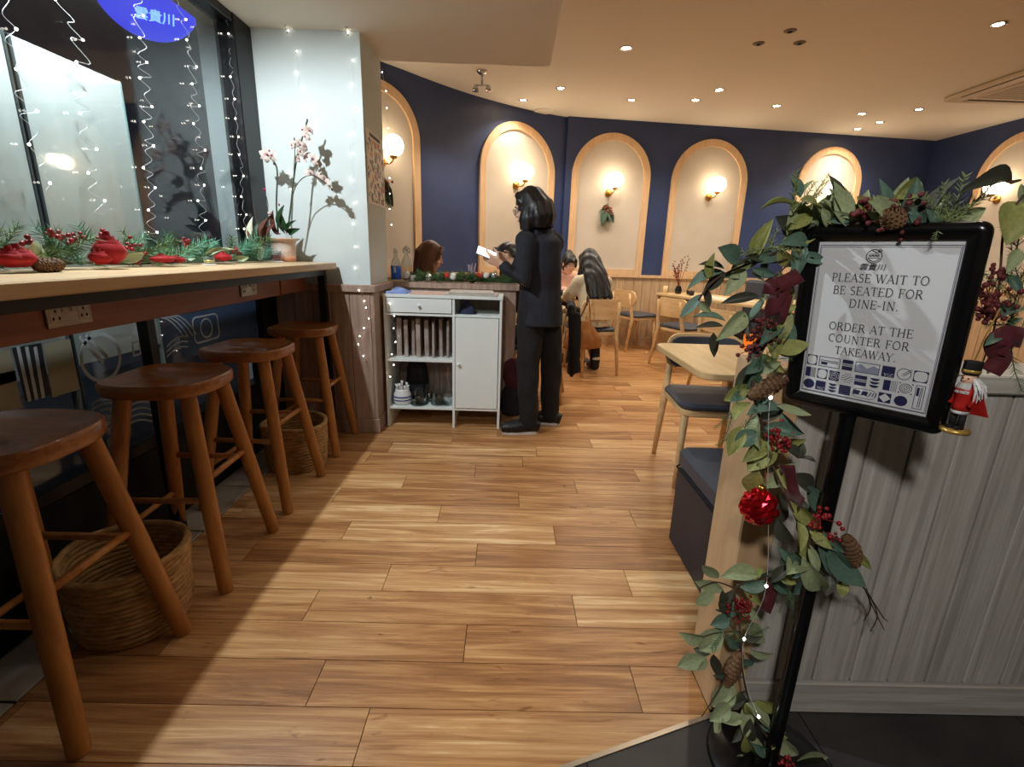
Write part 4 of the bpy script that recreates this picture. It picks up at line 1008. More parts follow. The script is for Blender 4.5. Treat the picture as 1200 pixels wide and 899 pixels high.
def cone(parent, P, Q, r, name='pine_cone'):
    P, Q = Vector(P)-Vector(parent.location), Vector(Q)-Vector(parent.location); d_ = Q-P; L_ = d_.length; Zr = d_.to_track_quat('Z', 'Y').to_matrix().to_4x4()
    mb = MB(); mb.lathe([(.0, 0), (r*.5, L_*.05), (r*.72, L_*.35), (r*.5, L_*.75), (0, L_)], 12); rowsn = 9
    for i in range(rowsn):
        t = (i+.5)/rowsn; rad = r*(math.sin(PI*(.12+.8*t))**.8); k_ = 9
        for k in range(k_):
            a = 2*PI*(k+.5*(i % 2))/k_; e = Vector((math.cos(a), math.sin(a), 0)); s_ = Vector((-e.y, e.x, 0)); b = e*rad*.6+Vector((0, 0, L_*t-.004)); tp = e*rad+Vector((0, 0, L_*t+L_*.06))
            wv = rad*.36+.001
            mb.add([b-s_*wv*.6, b+s_*wv*.6, tp+s_*wv*.8, tp-s_*wv*.8, tp+Vector((0, 0, -.004))+s_*wv*.6, tp+Vector((0, 0, -.004))-s_*wv*.6], [(0, 1, 2, 3), (3, 2, 4, 5), (0, 5, 4, 1)])
    mb.xf(Matrix.Translation(P) @ Zr); return mb.build(name, K['cone'], parent)
def sprigmesh(L_, nl, nlen, m, seed, w_=.0016):
    rn = random.Random(seed); mb = MB(); mb.tube([(0, 0, 0), (L_*.5, 0, .004), (L_, 0, 0)], [.0018, .0014, .0006], 5)
    for k in range(nl):
        t = (k+.5)/nl; a = k*2.4+rn.uniform(-.3, .3); p = Vector((L_*t, 0, .002)); d_ = Vector((.75, math.cos(a)*.8, math.sin(a)*.8)).normalized()*nlen*(1-.35*t)*rn.uniform(.8, 1.15)
        s_ = d_.cross(Vector((rn.uniform(-1, 1), rn.uniform(-1, 1), 1))).normalized()*w_/2
        mb.add([p-s_, p+s_, p+d_*.6+s_*.8, p+d_, p+d_*.6-s_*.8], [(0, 1, 2, 3, 4)])
    return mb.mesh('needle_sprig', m)
SP = {'g': [sprigmesh(.11, 60, .028, K['needle'], s) for s in (1, 2)], 'p': [sprigmesh(.09, 40, .022, K['needlep'], s, .0026) for s in (3, 4)]}
def sprig(parent, P, Q, k='g', name='needle_sprig'):
    P = Vector(P); d_ = Vector(Q)-P; L_ = d_.length/(.11 if k == 'g' else .09); R_ = d_.to_track_quat('X', 'Z').to_matrix().to_4x4()
    o = link(name, rl.choice(SP[k]), parent); M4 = Matrix.Translation(P) @ R_ @ Matrix.Rotation(rl.uniform(0, 6), 4, 'X') @ Matrix.Scale(L_, 4)
    o.matrix_local = Matrix.Translation(-Vector(parent.location)) @ M4; return o
def bow(parent, pts, w_, name='velvet_ribbon', m=None):
    """a ribbon band through points, with thickness and fold"""
    pts = spline([Vector(p)-Vector(parent.location) for p in pts], 5); v = []; f = []; n = len(pts)
    for i, p in enumerate(pts):
        t = (pts[min(i+1, n-1)]-pts[max(i-1, 0)]).normalized(); s_ = t.cross(Vector((-.6, -.75, .2))).normalized()
        h = Vector((-.6, -.75, .2)).normalized()*.0015
        for sg2, e in ((1, 1), (-1, 1), (-1, -1), (1, -1)): v.append(p+s_*w_/2*sg2+h*e)
    for i in range(n-1):
        for k in range(4): a, b = 4*i+k, 4*i+(k+1) % 4; f.append((a, b, b+4, a+4))
    f += [(0, 1, 2, 3), (4*n-4, 4*n-3, 4*n-2, 4*n-1)]
    return MB().add(v, f).build(name, m or K['velvet'], parent, True)
# ================================================================== SIGN GARLAND
gl = thing('christmas_garland', 'leafy eucalyptus garland with red berries and cones wound round the sign stand', 'garland', (.62, .93, 0))
def gz(crop, p):   # crop pixel -> photo pixel
    (a, b, s_) = {3: (800, 200, .2448), 4: (840, 380, .356), 6: (780, 640, .2882), 5: (980, 195, .18333), 7: (900, 200, .3672)}[crop]
    return a+p[0]*s_, b+p[1]*s_
def gdepth(x, y):
    """distance of the garland strand seen at a photo pixel, from what it hangs on"""
    if x > 1110: return .84
    if y < 300 and x > 930: return 1.0-(x-930)/180*.16
    if y < 420: return .97
    if y < 580: return .93
    if y < 690 and x > 905: return .865
    if y < 760: return .965
    return max(.89, .985-(y-760)/120*.08)
def GP(x, y, dy=0): return px(x, y, Y=gdepth(x, y)+dy)
strands = [[(1108, 268), (1060, 262), (1005, 262), (965, 268), (938, 282), (905, 298), (870, 312), (838, 328), (818, 352)],
           [(945, 275), (928, 320), (912, 368), (893, 410), (882, 445), (888, 482), (898, 512), (905, 545), (922, 582), (938, 620), (955, 655)],
           [(955, 655), (925, 668), (892, 678), (862, 690), (866, 728), (871, 790), (884, 840), (912, 880)],
           [(1200, 228), (1178, 262), (1172, 320), (1166, 380), (1150, 430), (1128, 500)],
           [(890, 400), (868, 370), (848, 392)], [(862, 690), (838, 682), (818, 690)], [(866, 740), (838, 742), (815, 750)], [(862, 770), (842, 810), (822, 840)],
           [(985, 660), (1010, 685), (1022, 710), (1036, 738)], [(1015, 690), (1020, 712), (1012, 728)], [(1008, 684), (1020, 700), (1028, 722), (1020, 740)], [(1000, 672), (1016, 694), (1034, 722), (1040, 728)], [(930, 300), (905, 308), (880, 302), (862, 312)], [(940, 290), (915, 318), (895, 330)]]
for i, s_ in enumerate(strands):
    r_ = .0042 if i < 3 else .0022
    pts = spline([GP(*p)-gl.location for p in s_], 5); MB().tube(pts, [max(.0009, r_*(1-.55*k/len(pts))) for k in range(len(pts))], 6).build('stem', K['stemw'], gl, True)
BP = px(889, 594, Y=.885)
LV = {3: [((565, 130), (510, 20), .36, 'b'), ((575, 110), (628, 45), .3, 'a'), ((530, 160), (370, 185), .1, 'c'), ((725, 205), (698, 20), .30, 'd'), ((800, 230), (740, 80), .42, 'a'), ((660, 185), (560, 140), .45, 'c'),
     ((640, 230), (500, 240), .28, 'a'), ((620, 215), (505, 285), .36, 'c'), ((600, 300), (520, 272), .3, 'b'), ((600, 345), (460, 352), .38, 'b'), ((268, 432), (168, 368), .5, 'b'), ((200, 470), (75, 450), .28, 'd'),
     ((205, 490), (98, 582), .34, 'd'), ((300, 470), (198, 600), .36, 'a'), ((440, 400), (358, 445), .5, 'b'), ((330, 470), (445, 502), .28, 'b'), ((330, 475), (388, 528), .38, 'd'), ((365, 600), (182, 636), .24, 'd'),
     ((378, 612), (322, 718), .42, 'b'), ((205, 718), (48, 700), .34, 'b'), ((195, 745), (60, 752), .22, 'd'), ((300, 680), (158, 815), .30, 'a'), ((310, 700), (318, 795), .36, 'd'), ((148, 775), (150, 895), .26, 'd'),
     ((478, 708), (366, 840), .26, 'b'), ((440, 862), (608, 826), .40, 'c'), ((440, 850), (560, 885), .3, 'd'), ((390, 640), (420, 560), .3, 'a'), ((540, 640), (470, 690), .4, 'c'), ((690, 250), (800, 262), .22, 'a'), ((640, 260), (520, 300), .3, 'd'), ((420, 420), (300, 410), .24, 'd'), ((330, 440), (230, 470), .26, 'd')],
   4: [((150, 120), (92, 165), .4, 'b'), ((110, 200), (22, 252), .4, 'c'), ((218, 285), (98, 300), .4, 'b'), ((212, 290), (288, 362), .5, 'b'), ((200, 268), (312, 300), .2, 'a'), ((108, 258), (55, 320), .45, 'c'),
     ((85, 335), (38, 435), .4, 'c'), ((60, 400), (132, 350), .55, 'b'), ((190, 392), (100, 485), .5, 'c'), ((140, 485), (105, 552), .55, 'c'), ((270, 440), (208, 398), .4, 'd'), ((268, 440), (328, 456), .36, 'd'), ((275, 442), (275, 378), .36, 'd'),
     ((192, 478), (130, 462), .3, 'd'), ((200, 462), (262, 455), .36, 'a'), ((215, 465), (232, 545), .36, 'c'), ((240, 495), (312, 545), .4, 'd'), ((300, 530), (368, 645), .26, 'b'), ((200, 555), (178, 668), .3, 'd'), ((240, 580), (342, 668), .26, 'c'),
     ((265, 638), (275, 750), .32, 'c'), ((305, 678), (380, 742), .38, 'c'), ((300, 690), (312, 792), .28, 'c'), ((350, 680), (432, 755), .4, 'b'), ((360, 765), (492, 865), .36, 'b'), ((280, 768), (348, 872), .32, 'a'), ((275, 785), (230, 825), .5, 'a'), ((390, 722), (508, 808), .2, 'c'),
     ((370, 825), (360, 895), .5, 'd'), ((420, 838), (410, 898), .36, 'c'), ((250, 890), (352, 868), .4, 'b'), ((330, 700), (420, 820), .3, 'b'), ((200, 640), (250, 720), .4, 'd'), ((230, 560), (300, 600), .36, 'b'), ((180, 170), (230, 190), .4, 'd'), ((150, 200), (120, 250), .4, 'd'), ((210, 500), (160, 540), .4, 'a'), ((320, 720), (400, 700), .3, 'd')],
   6: [((215, 132), (148, 78), .34, 'a'), ((378, 112), (222, 128), .36, 'a'), ((238, 185), (118, 143), .36, 'a'), ((198, 192), (122, 238), .44, 'a'), ((370, 150), (452, 118), .5, 'c'), ((262, 290), (182, 322), .5, 'b'), ((262, 272), (200, 258), .4, 'b'),
     ((152, 372), (52, 350), .4, 'a'), ((235, 335), (138, 425), .42, 'a'), ((182, 440), (112, 418), .44, 'd'), ((162, 452), (46, 492), .38, 'a'), ((168, 458), (128, 505), .4, 'a'), ((195, 440), (218, 540), .3, 'd'), ((330, 318), (405, 395), .3, 'a'), ((335, 420), (440, 438), .26, 'a'),
     ((280, 565), (188, 652), .5, 'a'), ((258, 638), (178, 712), .46, 'a'), ((222, 698), (198, 758), .5, 'a'), ((310, 688), (228, 716), .4, 'a'), ((362, 625), (468, 662), .3, 'c'), ((318, 642), (434, 752), .36, 'a'), ((420, 752), (540, 850), .36, 'a'), ((345, 758), (408, 898), .3, 'a'), ((325, 770), (345, 892), .34, 'c'),
     ((315, 850), (275, 895), .5, 'a'), ((530, 892), (658, 878), .36, 'a'), ((345, 700), (340, 795), .36, 'd'), ((300, 590), (330, 640), .5, 'd'), ((240, 230), (230, 180), .5, 'd'), ((350, 800), (430, 830), .36, 'b'), ((300, 740), (270, 800), .4, 'd'), ((400, 790), (460, 880), .3, 'd')],
   5: [((270, 320), (132, 192), .44, 'c'), ((365, 205), (542, 95), .42, 'c'), ((360, 345), (385, 180), .28, 'c'), ((1125, 112), (785, 172), .22, 'd'), ((1150, 225), (1085, 505), .55, 'c'), ((860, 352), (902, 315), .3, 'a'), ((1180, 110), (1200, 240), .26, 'a'), ((420, 300), (520, 250), .36, 'd'), ((100, 330), (-60, 350), .3, 'b'), ((330, 350), (440, 330), .3, 'd')],
   7: [((800, 440), (730, 470), .3, 'b'), ((760, 500), (815, 470), .34, 'b'), ((740, 520), (690, 560), .3, 'b'), ((750, 610), (700, 650), .4, 'a'), ((800, 250), (760, 330), .3, 'a'), ((760, 330), (810, 400), .3, 'b')]}
for cr, L_ in LV.items():
    for a, b, wf, mk in L_:
        A, B_ = gz(cr, a), gz(cr, b); Y0 = gdepth(*A); P = px(*A, Y=Y0+rl.uniform(-.012, .012)); Q = px(*B_, Y=Y0+rl.uniform(-.035, .02))
        if Q.z < .012: Q.z = .012
        if P.z < .02: P.z = .02
        place_leaf(gl, P, Q, wf*1.4, mk)
for i, s_ in enumerate(strands[1:3]):      # small leaves filling the strands
    pts = spline([GP(*p) for p in s_], 7)
    for k, P in enumerate(pts):
        if k % 2 == 0:
            a = rl.uniform(0, 6.28); L2 = rl.uniform(.045, .085); Q = P+Vector((math.cos(a)*L2, rl.uniform(-.03, .015), math.sin(a)*L2*.9-.012)); Q.z = max(Q.z, .014)
            if min((Q-BP).length, (P-BP).length) > .075: place_leaf(gl, P+Vector((0, .008, 0)), Q, rl.uniform(.4, .55), rl.choice('abbcd'))
for k, P in enumerate(spline([GP(*p) for p in strands[0]], 7)):      # upright leaves along the top
    for _ in range(2 if k < 32 else k % 2):
        a = rl.uniform(.3, 2.9) if k < 30 else rl.uniform(0, 6.28); L2 = rl.uniform(.04, .085); Q = P+Vector((math.cos(a)*L2, rl.uniform(-.01, .03), math.sin(a)*L2)); place_leaf(gl, P+Vector((0, .012, -.004)), Q, rl.uniform(.34, .5), rl.choice('aabcd'))
    if k % 2 == 0 and k < 40:
        a = rl.uniform(.3, 2.9); Q = P+Vector((math.cos(a)*.06, .01, math.sin(a)*.055)); sprig(gl, P+Vector((0, .012, 0)), Q, rl.choice('gpp'))
for (x, y), k in (((930, 248), 'p'), ((950, 236), 'p'), ((905, 290), 'p'), ((870, 505), 'g'), ((862, 480), 'g'), ((875, 400), 'g'), ((895, 420), 'g'), ((850, 735), 'g'), ((862, 742), 'g'), ((880, 745), 'g'), ((925, 690), 'g'), ((1112, 262), 'p'), ((1120, 258), 'p'), ((1105, 256), 'p'), ((1150, 318), 'p'), ((1185, 310), 'g'), ((1190, 350), 'g'), ((1180, 380), 'g'), ((1195, 330), 'g'), ((1185, 410), 'g'), ((935, 265), 'g'), ((885, 458), 'g'), ((1192, 290), 'g'), ((1188, 368), 'g')):
    for j in range(3):
        P = GP(x, y, rl.uniform(-.01, .01)); a = rl.uniform(0, 6.28); L2 = rl.uniform(.045, .075); sprig(gl, P, P+Vector((math.cos(a)*L2*.8, rl.uniform(-.03, .01), math.sin(a)*L2)), k)
for i, (x, y, r_, n, m) in enumerate(((892, 388, .017, 34, 'berryd'), (882, 408, .014, 20, 'berryd'), (909, 508, .013, 30, 'berry'), (920, 520, .008, 12, 'berry'), (961, 607, .012, 24, 'berry'), (975, 630, .008, 12, 'berry'), (870, 712, .014, 44, 'berry'), (1160, 352, .016, 40, 'berryd'), (1152, 368, .014, 26, 'berryd'), (1168, 318, .008, 10, 'berryd'), (1012, 245, .012, 22, 'berryd'), (1055, 250, .018, 40, 'berryd'), (922, 895, .012, 16, 'berry'))):
    P = GP(x, y, -.012); P.z = max(P.z, .03); berries(gl, P, r_, n, K[m], i)
for a, b in (((877, 466), (921, 443)), ((992, 628), (1003, 662)), ((868, 764), (852, 803)), ((1058, 262), (1035, 250))):
    cone(gl, GP(*a, -.02), px(*b, Y=gdepth(*a)-.015), .018)
for pts, w_ in (([(938, 322), (915, 333), (906, 334), (903, 345)], .03), ([(920, 335), (905, 362), (912, 372), (920, 345)], .028), ([(905, 680), (902, 700), (896, 716)], .026), ([(922, 545), (928, 575), (940, 592)], .028), ([(1200, 395), (1178, 392), (1166, 405), (1172, 420), (1160, 436)], .03), ([(1198, 400), (1180, 398), (1168, 415)], .024)):
    bow(gl, [GP(*p, -.018) for p in pts], w_)
for (x, y) in ((903, 466), (898, 687), (872, 749), (889, 840)): link('fairy_bulb', share.setdefault('fb', MB().ball((0, 0, 0), .0035, 8, 6).mesh('fairy_bulb', K['bulb'], True)), gl, GP(x, y, -.03)-gl.location)
pts = [GP(x, y, -.02)-gl.location for x, y in ((920, 440), (903, 466), (900, 540), (898, 687), (872, 749), (874, 800), (889, 840))]; MB().tube(spline(pts, 6), .0007, 5).build('light_wire', K['wire'], gl)
# red foil bauble on the garland
q = px(889, 594, Y=.885)
rb = thing('bauble', 'shiny crumpled red foil bauble hanging from the sign garland', 'bauble', q)
mb = MB(); mb.ball((0, 0, 0), .038, 20, 14); rn = random.Random(2); idx = {}
for i, p in enumerate(mb.v):
    k = (round(p[0], 5), round(p[1], 5), round(p[2], 5)); s_ = idx.setdefault(k, rn.uniform(.86, 1.05)); mb.v[i] = tuple(c*s_ for c in p)
mb.build('ball', mat('red_foil', (200, 22, 34), .16, .85), rb)
MB().lathe([(.007, .034), (.008, .046), (.004, .048)], 12).build('cap', K['brass'], rb, True)
MB().tube([(0, 0, .046), (.002, 0, .06), (0, .0, .09)], .0008, 5).build('hook', K['brass'], rb)
# nutcracker ornament
q = px(1118, 506, Y=.79)
nc = thing('nutcracker_ornament', 'small white bearded nutcracker figure hanging at the sign corner', 'ornament', q, math.radians(-72))
K['nred'] = mat('toy_red', (176, 34, 30), .4); K['nfur'] = mat('toy_fur', (226, 224, 222), .95, bump=.6, col2=(200, 198, 198), scale=60); K['ngold'] = mat('toy_gold', (196, 160, 84), .35, .6); K['nskin'] = mat('toy_skin', (222, 176, 146), .5)
MB().lathe([(0, 0), (.021, 0), (.022, .003), (.021, .007), (0, .007)], 20).build('stand', K['ngold'], nc, True)
for sx in (-1, 1):
    MB().tube([(sx*.006, 0, .007), (sx*.006, 0, .036)], [.0055, .005], 10).build('boot', K['blackm'], nc, True); MB().ball((sx*.006, -.006, .010), (.005, .009, .0045), 8, 6).build('boot_toe', K['blackm'], nc, True)
MB().lathe([(.011, .034), (.0125, .037), (.0125, .042), (.011, .044)], 14).build('fur_cuff', K['nfur'], nc, True)
MB().lathe([(.0125, .04), (.013, .05), (.0115, .066), (.0145, .078), (.008, .084)], 14).build('coat', K['nred'], nc, True)
for sx in (-1, 1): MB().tube([(sx*.014, 0, .077), (sx*.017, -.003, .062), (sx*.014, -.008, .05)], [.0045, .004, .004], 8).build('arm', K['nred'], nc, True)
MB().ball((0, 0, .095), (.0105, .0105, .0125), 12, 9).build('head', K['nskin'], nc, True)
for sx in (-1, 1): MB().ball((sx*.004, -.0098, .097), .0014, 6, 5).build('eye', K['blackm'], nc)
MB().ball((0, -.011, .094), (.0018, .0025, .002), 6, 5).build('nose', K['nskin'], nc)
mb = MB(); rn = random.Random(4)
for k in range(60):
    a = rn.uniform(-.4, PI+.4); p = Vector((math.cos(a)*.0095, math.sin(a)*.0095, .097)); e = p+Vector((math.cos(a)*rn.uniform(.006, .02), math.sin(a)*rn.uniform(.006, .02), -rn.uniform(.02, .042))); mb.tube([p, p.lerp(e, .5)+Vector((math.cos(a), math.sin(a), 0))*.004, e], [.0028, .0026, .0006], 5, False)
mb.build('hair', K['nfur'], nc, True)
mb = MB()
for k in range(16): a = -PI/2+rn.uniform(-.9, .9); p = Vector((math.cos(a)*.009, math.sin(a)*.01, .089)); mb.tube([p, p+Vector((math.cos(a)*.004, -.004, -.018))], [.0024, .0005], 5, False)
mb.build('beard', K['nfur'], nc, True)
MB().lathe([(.0105, .103), (.0125, .106), (.0125, .124), (.013, .126), (0, .127)], 16).build('hat', K['blackm'], nc, True); MB().lathe([(.0126, .107), (.013, .108), (.013, .111), (.0126, .112)], 16).build('hat_band', K['ngold'], nc, True)
mb = MB(); v = [(-.016, .008, .08), (.016, .008, .08), (.03, .02, .034), (-.02, .024, .03)]; mb.add(v+[(a, b+.002, c) for a, b, c in v], [(0, 1, 2, 3), (4, 7, 6, 5), (0, 4, 5, 1), (1, 5, 6, 2), (2, 6, 7, 3), (3, 7, 4, 0)]); mb.build('cape', K['nred'], nc)
MB().tube([(0, 0, .126), (.002, .006, .17), (0.004, .02, .215)], .0012, 5).build('gold_cord', K['ngold'], nc)
# ================================================================== BAR DECORATIONS
K['rose'] = mat('red_velvet_rose', (160, 8, 18), .75, sheen=.08); K['pale'] = mat('leaf_pale', (176, 196, 160), .5, rnd=.1); K['pineb'] = mat('frosted_pine', (96, 150, 122), .7, rnd=.12); K['pineg'] = mat('pine_green', (92, 118, 70), .7, rnd=.12)
SP['b'] = [sprigmesh(.11, 70, .04, K['pineb'], s, .0018) for s in (11, 12)]; SP['d'] = [sprigmesh(.11, 70, .034, K['pineg'], s, .002) for s in (13, 14)]
LM['p'] = [leafmesh(K['pale'], .2, .15, 5), leafmesh(K['pale'], .1, -.1, 6)]
bg = thing('bar_garland', 'frosted pine and eucalyptus garland with red roses along the window bar', 'garland', (-1.38, 1.9, 1.107))
ZB = 1.107
MB().tube(spline([Vector((-1.40, y, ZB+.012+.006*math.sin(y*9)))-bg.location for y in np.linspace(.95, 2.78, 14)], 4), .004, 6).build('stem', K['stemw'], bg, True)
rg = random.Random(21)
for k in range(64):
    y = .98+1.78*k/63; P = Vector((-1.40+rg.uniform(-.03, .04), y, ZB+.012)); a = rg.uniform(-1.2, 1.2); s_ = rg.choice((-1, 1)); L_ = rg.uniform(.09, .17)
    Q = P+Vector((rg.uniform(-.02, .09), s_*L_*math.cos(a*.5)*.8, rg.uniform(.02, .1)))
    sprig(bg, P, Q, rg.choice('bbd') if y > 1.9 else rg.choice('bdd'))
for k in range(30):
    y = 1.0+1.7*k/29; P = Vector((-1.38+rg.uniform(-.02, .04), y, ZB+.018)); Q = P+Vector((rg.uniform(.0, .1), rg.uniform(-.1, .1), rg.uniform(.0, .07))); Q.z = max(Q.z, ZB+.012); place_leaf(bg, P, Q, .5, rg.choice('ppa'))
def rose(P, r, flat=1.0):
    mb = MB(); rn = random.Random(int(P.y*1000)); P = Vector(P)
    for ring, n, rad, z in ((0, 3, .25, .85), (1, 4, .5, .7), (2, 5, .8, .45), (3, 6, 1.0, .2)):
        for k in range(n):
            a = 2*PI*(k+.37*ring)/n; v = []; f = []
            for i in range(4):
                t = i/3
                for j in range(5):
                    u = (j-2)/2; an = a+u*(1.25-.12*ring); rr = r*rad*math.sin(PI*(.12+.6*t))*(1-.06*abs(u)); v.append(P+Vector((rr*math.cos(an), rr*math.sin(an), r*flat*t*(1.05-.13*ring)*(1-.12*u*u)+.002)))
            for i in range(3):
                for j in range(4): q = i*5+j; f.append((q, q+1, q+6, q+5))
            mb.add(v, f)
    mb.xf(Matrix.Translation(-bg.location)); return mb.build('rose', K['rose'], bg, True)
for (x, y, r_, fl) in ((130, 306, .05, 2.0), (119, 308, .034, 1.6), (190, 306, .042, .8), (206, 306, .038, .7), (262, 304, .04, 1.0), (22, 306, .042, 1.4), (12, 303, .036, 1.5), (40, 308, .034, .5)):
    q = px(x, y, X=-1.30); q.z = ZB+.012; rose(q, r_, fl)
for i, (x, y) in enumerate(((62, 275), (92, 277), (35, 283), (145, 292), (152, 287), (163, 300), (158, 304), (218, 285), (274, 293), (280, 297), (118, 275), (76, 280))): q = px(x, y, X=-1.34); q.z = max(q.z, ZB+.02); berries(bg, q, .009, 7, K['berry'], 50+i, .007)
for (x, y) in ((38, 306), (50, 308)): q = px(x, y, X=-1.28); q.z = ZB+.016; cone(bg, q, q+Vector((.01, .05, .004)), .02)
def tealight(x, y, r, h, m, label):
    t = thing('candle_glass', label, 'candle', (x, y, ZB), 0, 'tealight glasses on the bar')
    MB().lathe([(r*.9, 0), (r, .004), (r, h), (r*.92, h), (r*.88, .008), (0, .008)], 18).build('glass', K['clear'], t, True); MB().lathe([(0, .009), (r*.86, .009), (r*.86, h*.6), (0, h*.6)], 18).build('wax', m, t, True)
    MB().lathe([(r*.95, -.001), (r*1.25, .0), (r*1.25, .004), (r*.95, .005)], 18).build('coaster', K['ceram'], t, True)
tealight(-1.24, 1.155, .024, .055, K['amber'], 'amber glass candle at the left frame edge of the bar')
tealight(-1.27, 2.12, .022, .035, mat('gold_wax', (206, 168, 84), .3, .4), 'small gold tealight between the pine sprigs on the bar')
tealight(-1.30, 2.80, .028, .06, mat('red_wax', (150, 40, 36), .4), 'small clear glass jar beside the orchid pot')
# ---- orchid
K['pot'] = mat('glazed_pot', (222, 206, 196), .4, col2=(206, 160, 130), scale=3, stretch=(1, 1, 3), lo=.45, hi=.6)
q = px(334, 303, Y=2.9); ox, oy = q.x, 2.9
orc = thing('orchid', 'potted orchid with pale pink blooms at the far end of the bar', 'plant', (ox, oy, ZB))
MB().lathe([(.052, 0), (.058, .004), (.062, .06), (.066, .112), (.086, .122), (.088, .13), (.074, .13), (.06, .112), (0, .112)], 26).build('pot', K['pot'], orc, True)
MB().lathe([(.0, .116), (.066, .116)], 20).build('soil', mat('potting_bark', (70, 48, 34), .95, bump=.8, col2=(44, 30, 22), scale=40), orc)
MB().lathe([(.0525, .002), (.0605, .006), (.0612, .03), (.0575, .03)], 26).build('terracotta_band', mat('terracotta', (206, 140, 104), .7), orc, True)
K['ostem'] = mat('orchid_stem', (70, 76, 60), .6); K['oleaf'] = mat('orchid_leaf', (44, 74, 44), .4); LM['o'] = [leafmesh(K['oleaf'], .35, .2, 7)]
K['petal'] = mat('orchid_petal', (218, 204, 194), .6, col2=(190, 166, 156), scale=12, rnd=.08); K['lip'] = mat('orchid_lip', (150, 66, 92), .5); K['mag'] = mat('magenta_bud', (170, 40, 80), .5)
K['oleafb'] = mat('wilted_leaf', (104, 62, 48), .7); LM['w'] = [leafmesh(K['oleafb'], .35, .2, 7)]; K['oleafc'] = mat('cream_leaf', (206, 206, 176), .5); LM['c2'] = [leafmesh(K['oleafc'], .35, .2, 7)]
def OP(x, y, dy=0): return px(x, y, Y=oy+dy)
def stem(par, pp, r=.003): return MB().tube(spline([OP(*p)-Vector(par.location) for p in pp], 5), r, 6).build('stem', K['ostem'], par, True)
s1 = stem(orc, [(337, 272, 0), (341, 240, -.01), (344, 212, -.01), (347, 190, 0), (352, 170, 0), (358, 148, .0), (360, 142, 0)], .0045)
s2 = stem(orc, [(341, 240, -.01), (346, 220, -.02), (356, 208, -.03), (368, 206, -.03), (380, 213, -.03), (389, 221, -.03)], .0026); s3 = stem(orc, [(326, 274, 0), (324, 240, 0), (325, 205, 0), (323, 193, 0), (317, 185, 0)], .0045)
stem(orc, [(344, 212, 0), (345, 190, -.02), (346, 168, -.02)], .0022)
def petalmesh():
    mb = MB()
    for k, (a, l_, w_) in enumerate(((90, .024, .017), (210, .023, .015), (330, .023, .015), (150, .026, .024), (30, .026, .024))):
        a = math.radians(a); d_ = Vector((math.cos(a), 0, math.sin(a))); s_ = Vector((-d_.z, 0, d_.x)); v = []; f = []
        for i in range(5):
            t = i/4; hw = w_/2*math.sin(PI*(.1+.85*t)); y = -.006*math.sin(PI*t)+.006*t*t
            v += [tuple(d_*l_*t-s_*hw+Vector((0, y+.002, 0))), tuple(d_*l_*t+Vector((0, y, 0))), tuple(d_*l_*t+s_*hw+Vector((0, y+.002, 0)))]
        for i in range(4):
            for j in range(2): q = 3*i+j; f.append((q, q+1, q+4, q+3))
        mb.add(v, f)
    return mb.mesh('flower', K['petal'], True)
PM = petalmesh(); LPM = MB().ball((0, -.006, -.004), (.004, .005, .0045), 8, 6).mesh('flower_lip', K['lip'], True); ro = random.Random(9)
for (x, y, s_) in ((312, 182, 1.1), (320, 183, 1), (316, 178, .9), (356, 152, .9), (362, 153, .9), (350, 168, .8), (342, 170, .7), (354, 178, 1), (357, 172, .9), (360, 184, 1), (368, 187, 1.1), (372, 191, 1), (352, 178, .8), (363, 203, .9), (372, 206, .9), (380, 210, .9), (383, 214, .8), (387, 219, .6), (349, 186, .7), (358, 160, .8)):
    o = link('flower', PM, orc, OP(x, y, ro.uniform(-.03, .01))-orc.location, (ro.uniform(-.5, .5), ro.uniform(-3, 3), ro.uniform(-.9, .9))); o.scale = (s_*1.3,)*3
    l2 = link('flower_lip', LPM, o)
for (x, y) in ((360, 141), (345, 163), (389, 222), (321, 192), (327, 240)): MB().ball(OP(x, y)-Vector(orc.location), (.005, .005, .008), 8, 6).build('bud', K['mag'] if y > 230 else K['ostem'], orc, True)
for a, b, wf, mk in (((334, 274), (333, 240), .35, 'o'), ((338, 274), (352, 268), .4, 'o'), ((330, 274), (318, 268), .3, 'w'), ((326, 274), (320, 246), .3, 'w'), ((340, 274), (330, 250), .3, 'o'), ((336, 274), (347, 258), .3, 'o')): place_leaf(orc, OP(*a), OP(*b, dy=-.04), wf, mk, .2)
wp = thing('wilted_plant', 'small wilting plant with cream leaves left of the orchid', 'plant', (px(309, 303, Y=2.86).x-.03, 2.84, ZB))
MB().lathe([(.03, 0), (.034, .004), (.036, .04), (.033, .045), (.03, .045), (.03, .03), (0, .03)], 16).build('cup', K['blackglaze'], wp, True)
def WP(x, y, dy=0): return px(x, y, Y=2.84+dy)
for a, b, wf, mk in (((306, 292), (296, 254), .42, 'c2'), ((308, 292), (312, 262), .4, 'c2'), ((305, 290), (304, 260), .36, 'o'), ((309, 290), (322, 262), .36, 'w'), ((310, 290), (318, 252), .3, 'w'), ((304, 290), (292, 262), .3, 'w'), ((307, 290), (309, 262), .3, 'o')): place_leaf(wp, WP(*a), WP(*b, dy=.02), wf, mk, .2)
MB().tube(spline([WP(*p)-Vector(wp.location) for p in ((308, 292), (312, 262), (314, 240), (310, 224))], 4), .002, 5).build('stem', K['ostem'], wp)
MB().tube(spline([WP(*p)-Vector(wp.location) for p in ((306, 292), (302, 262), (296, 238))], 4), .0014, 5).build('stem', K['oleafb'], wp)
MB().ball(WP(310, 222)-Vector(wp.location), .008, 10, 8).build('flower', K['mag'], wp, True); MB().ball(WP(316, 250)-Vector(wp.location), (.012, .012, .01), 10, 8).build('bloom', K['petal'], wp, True)
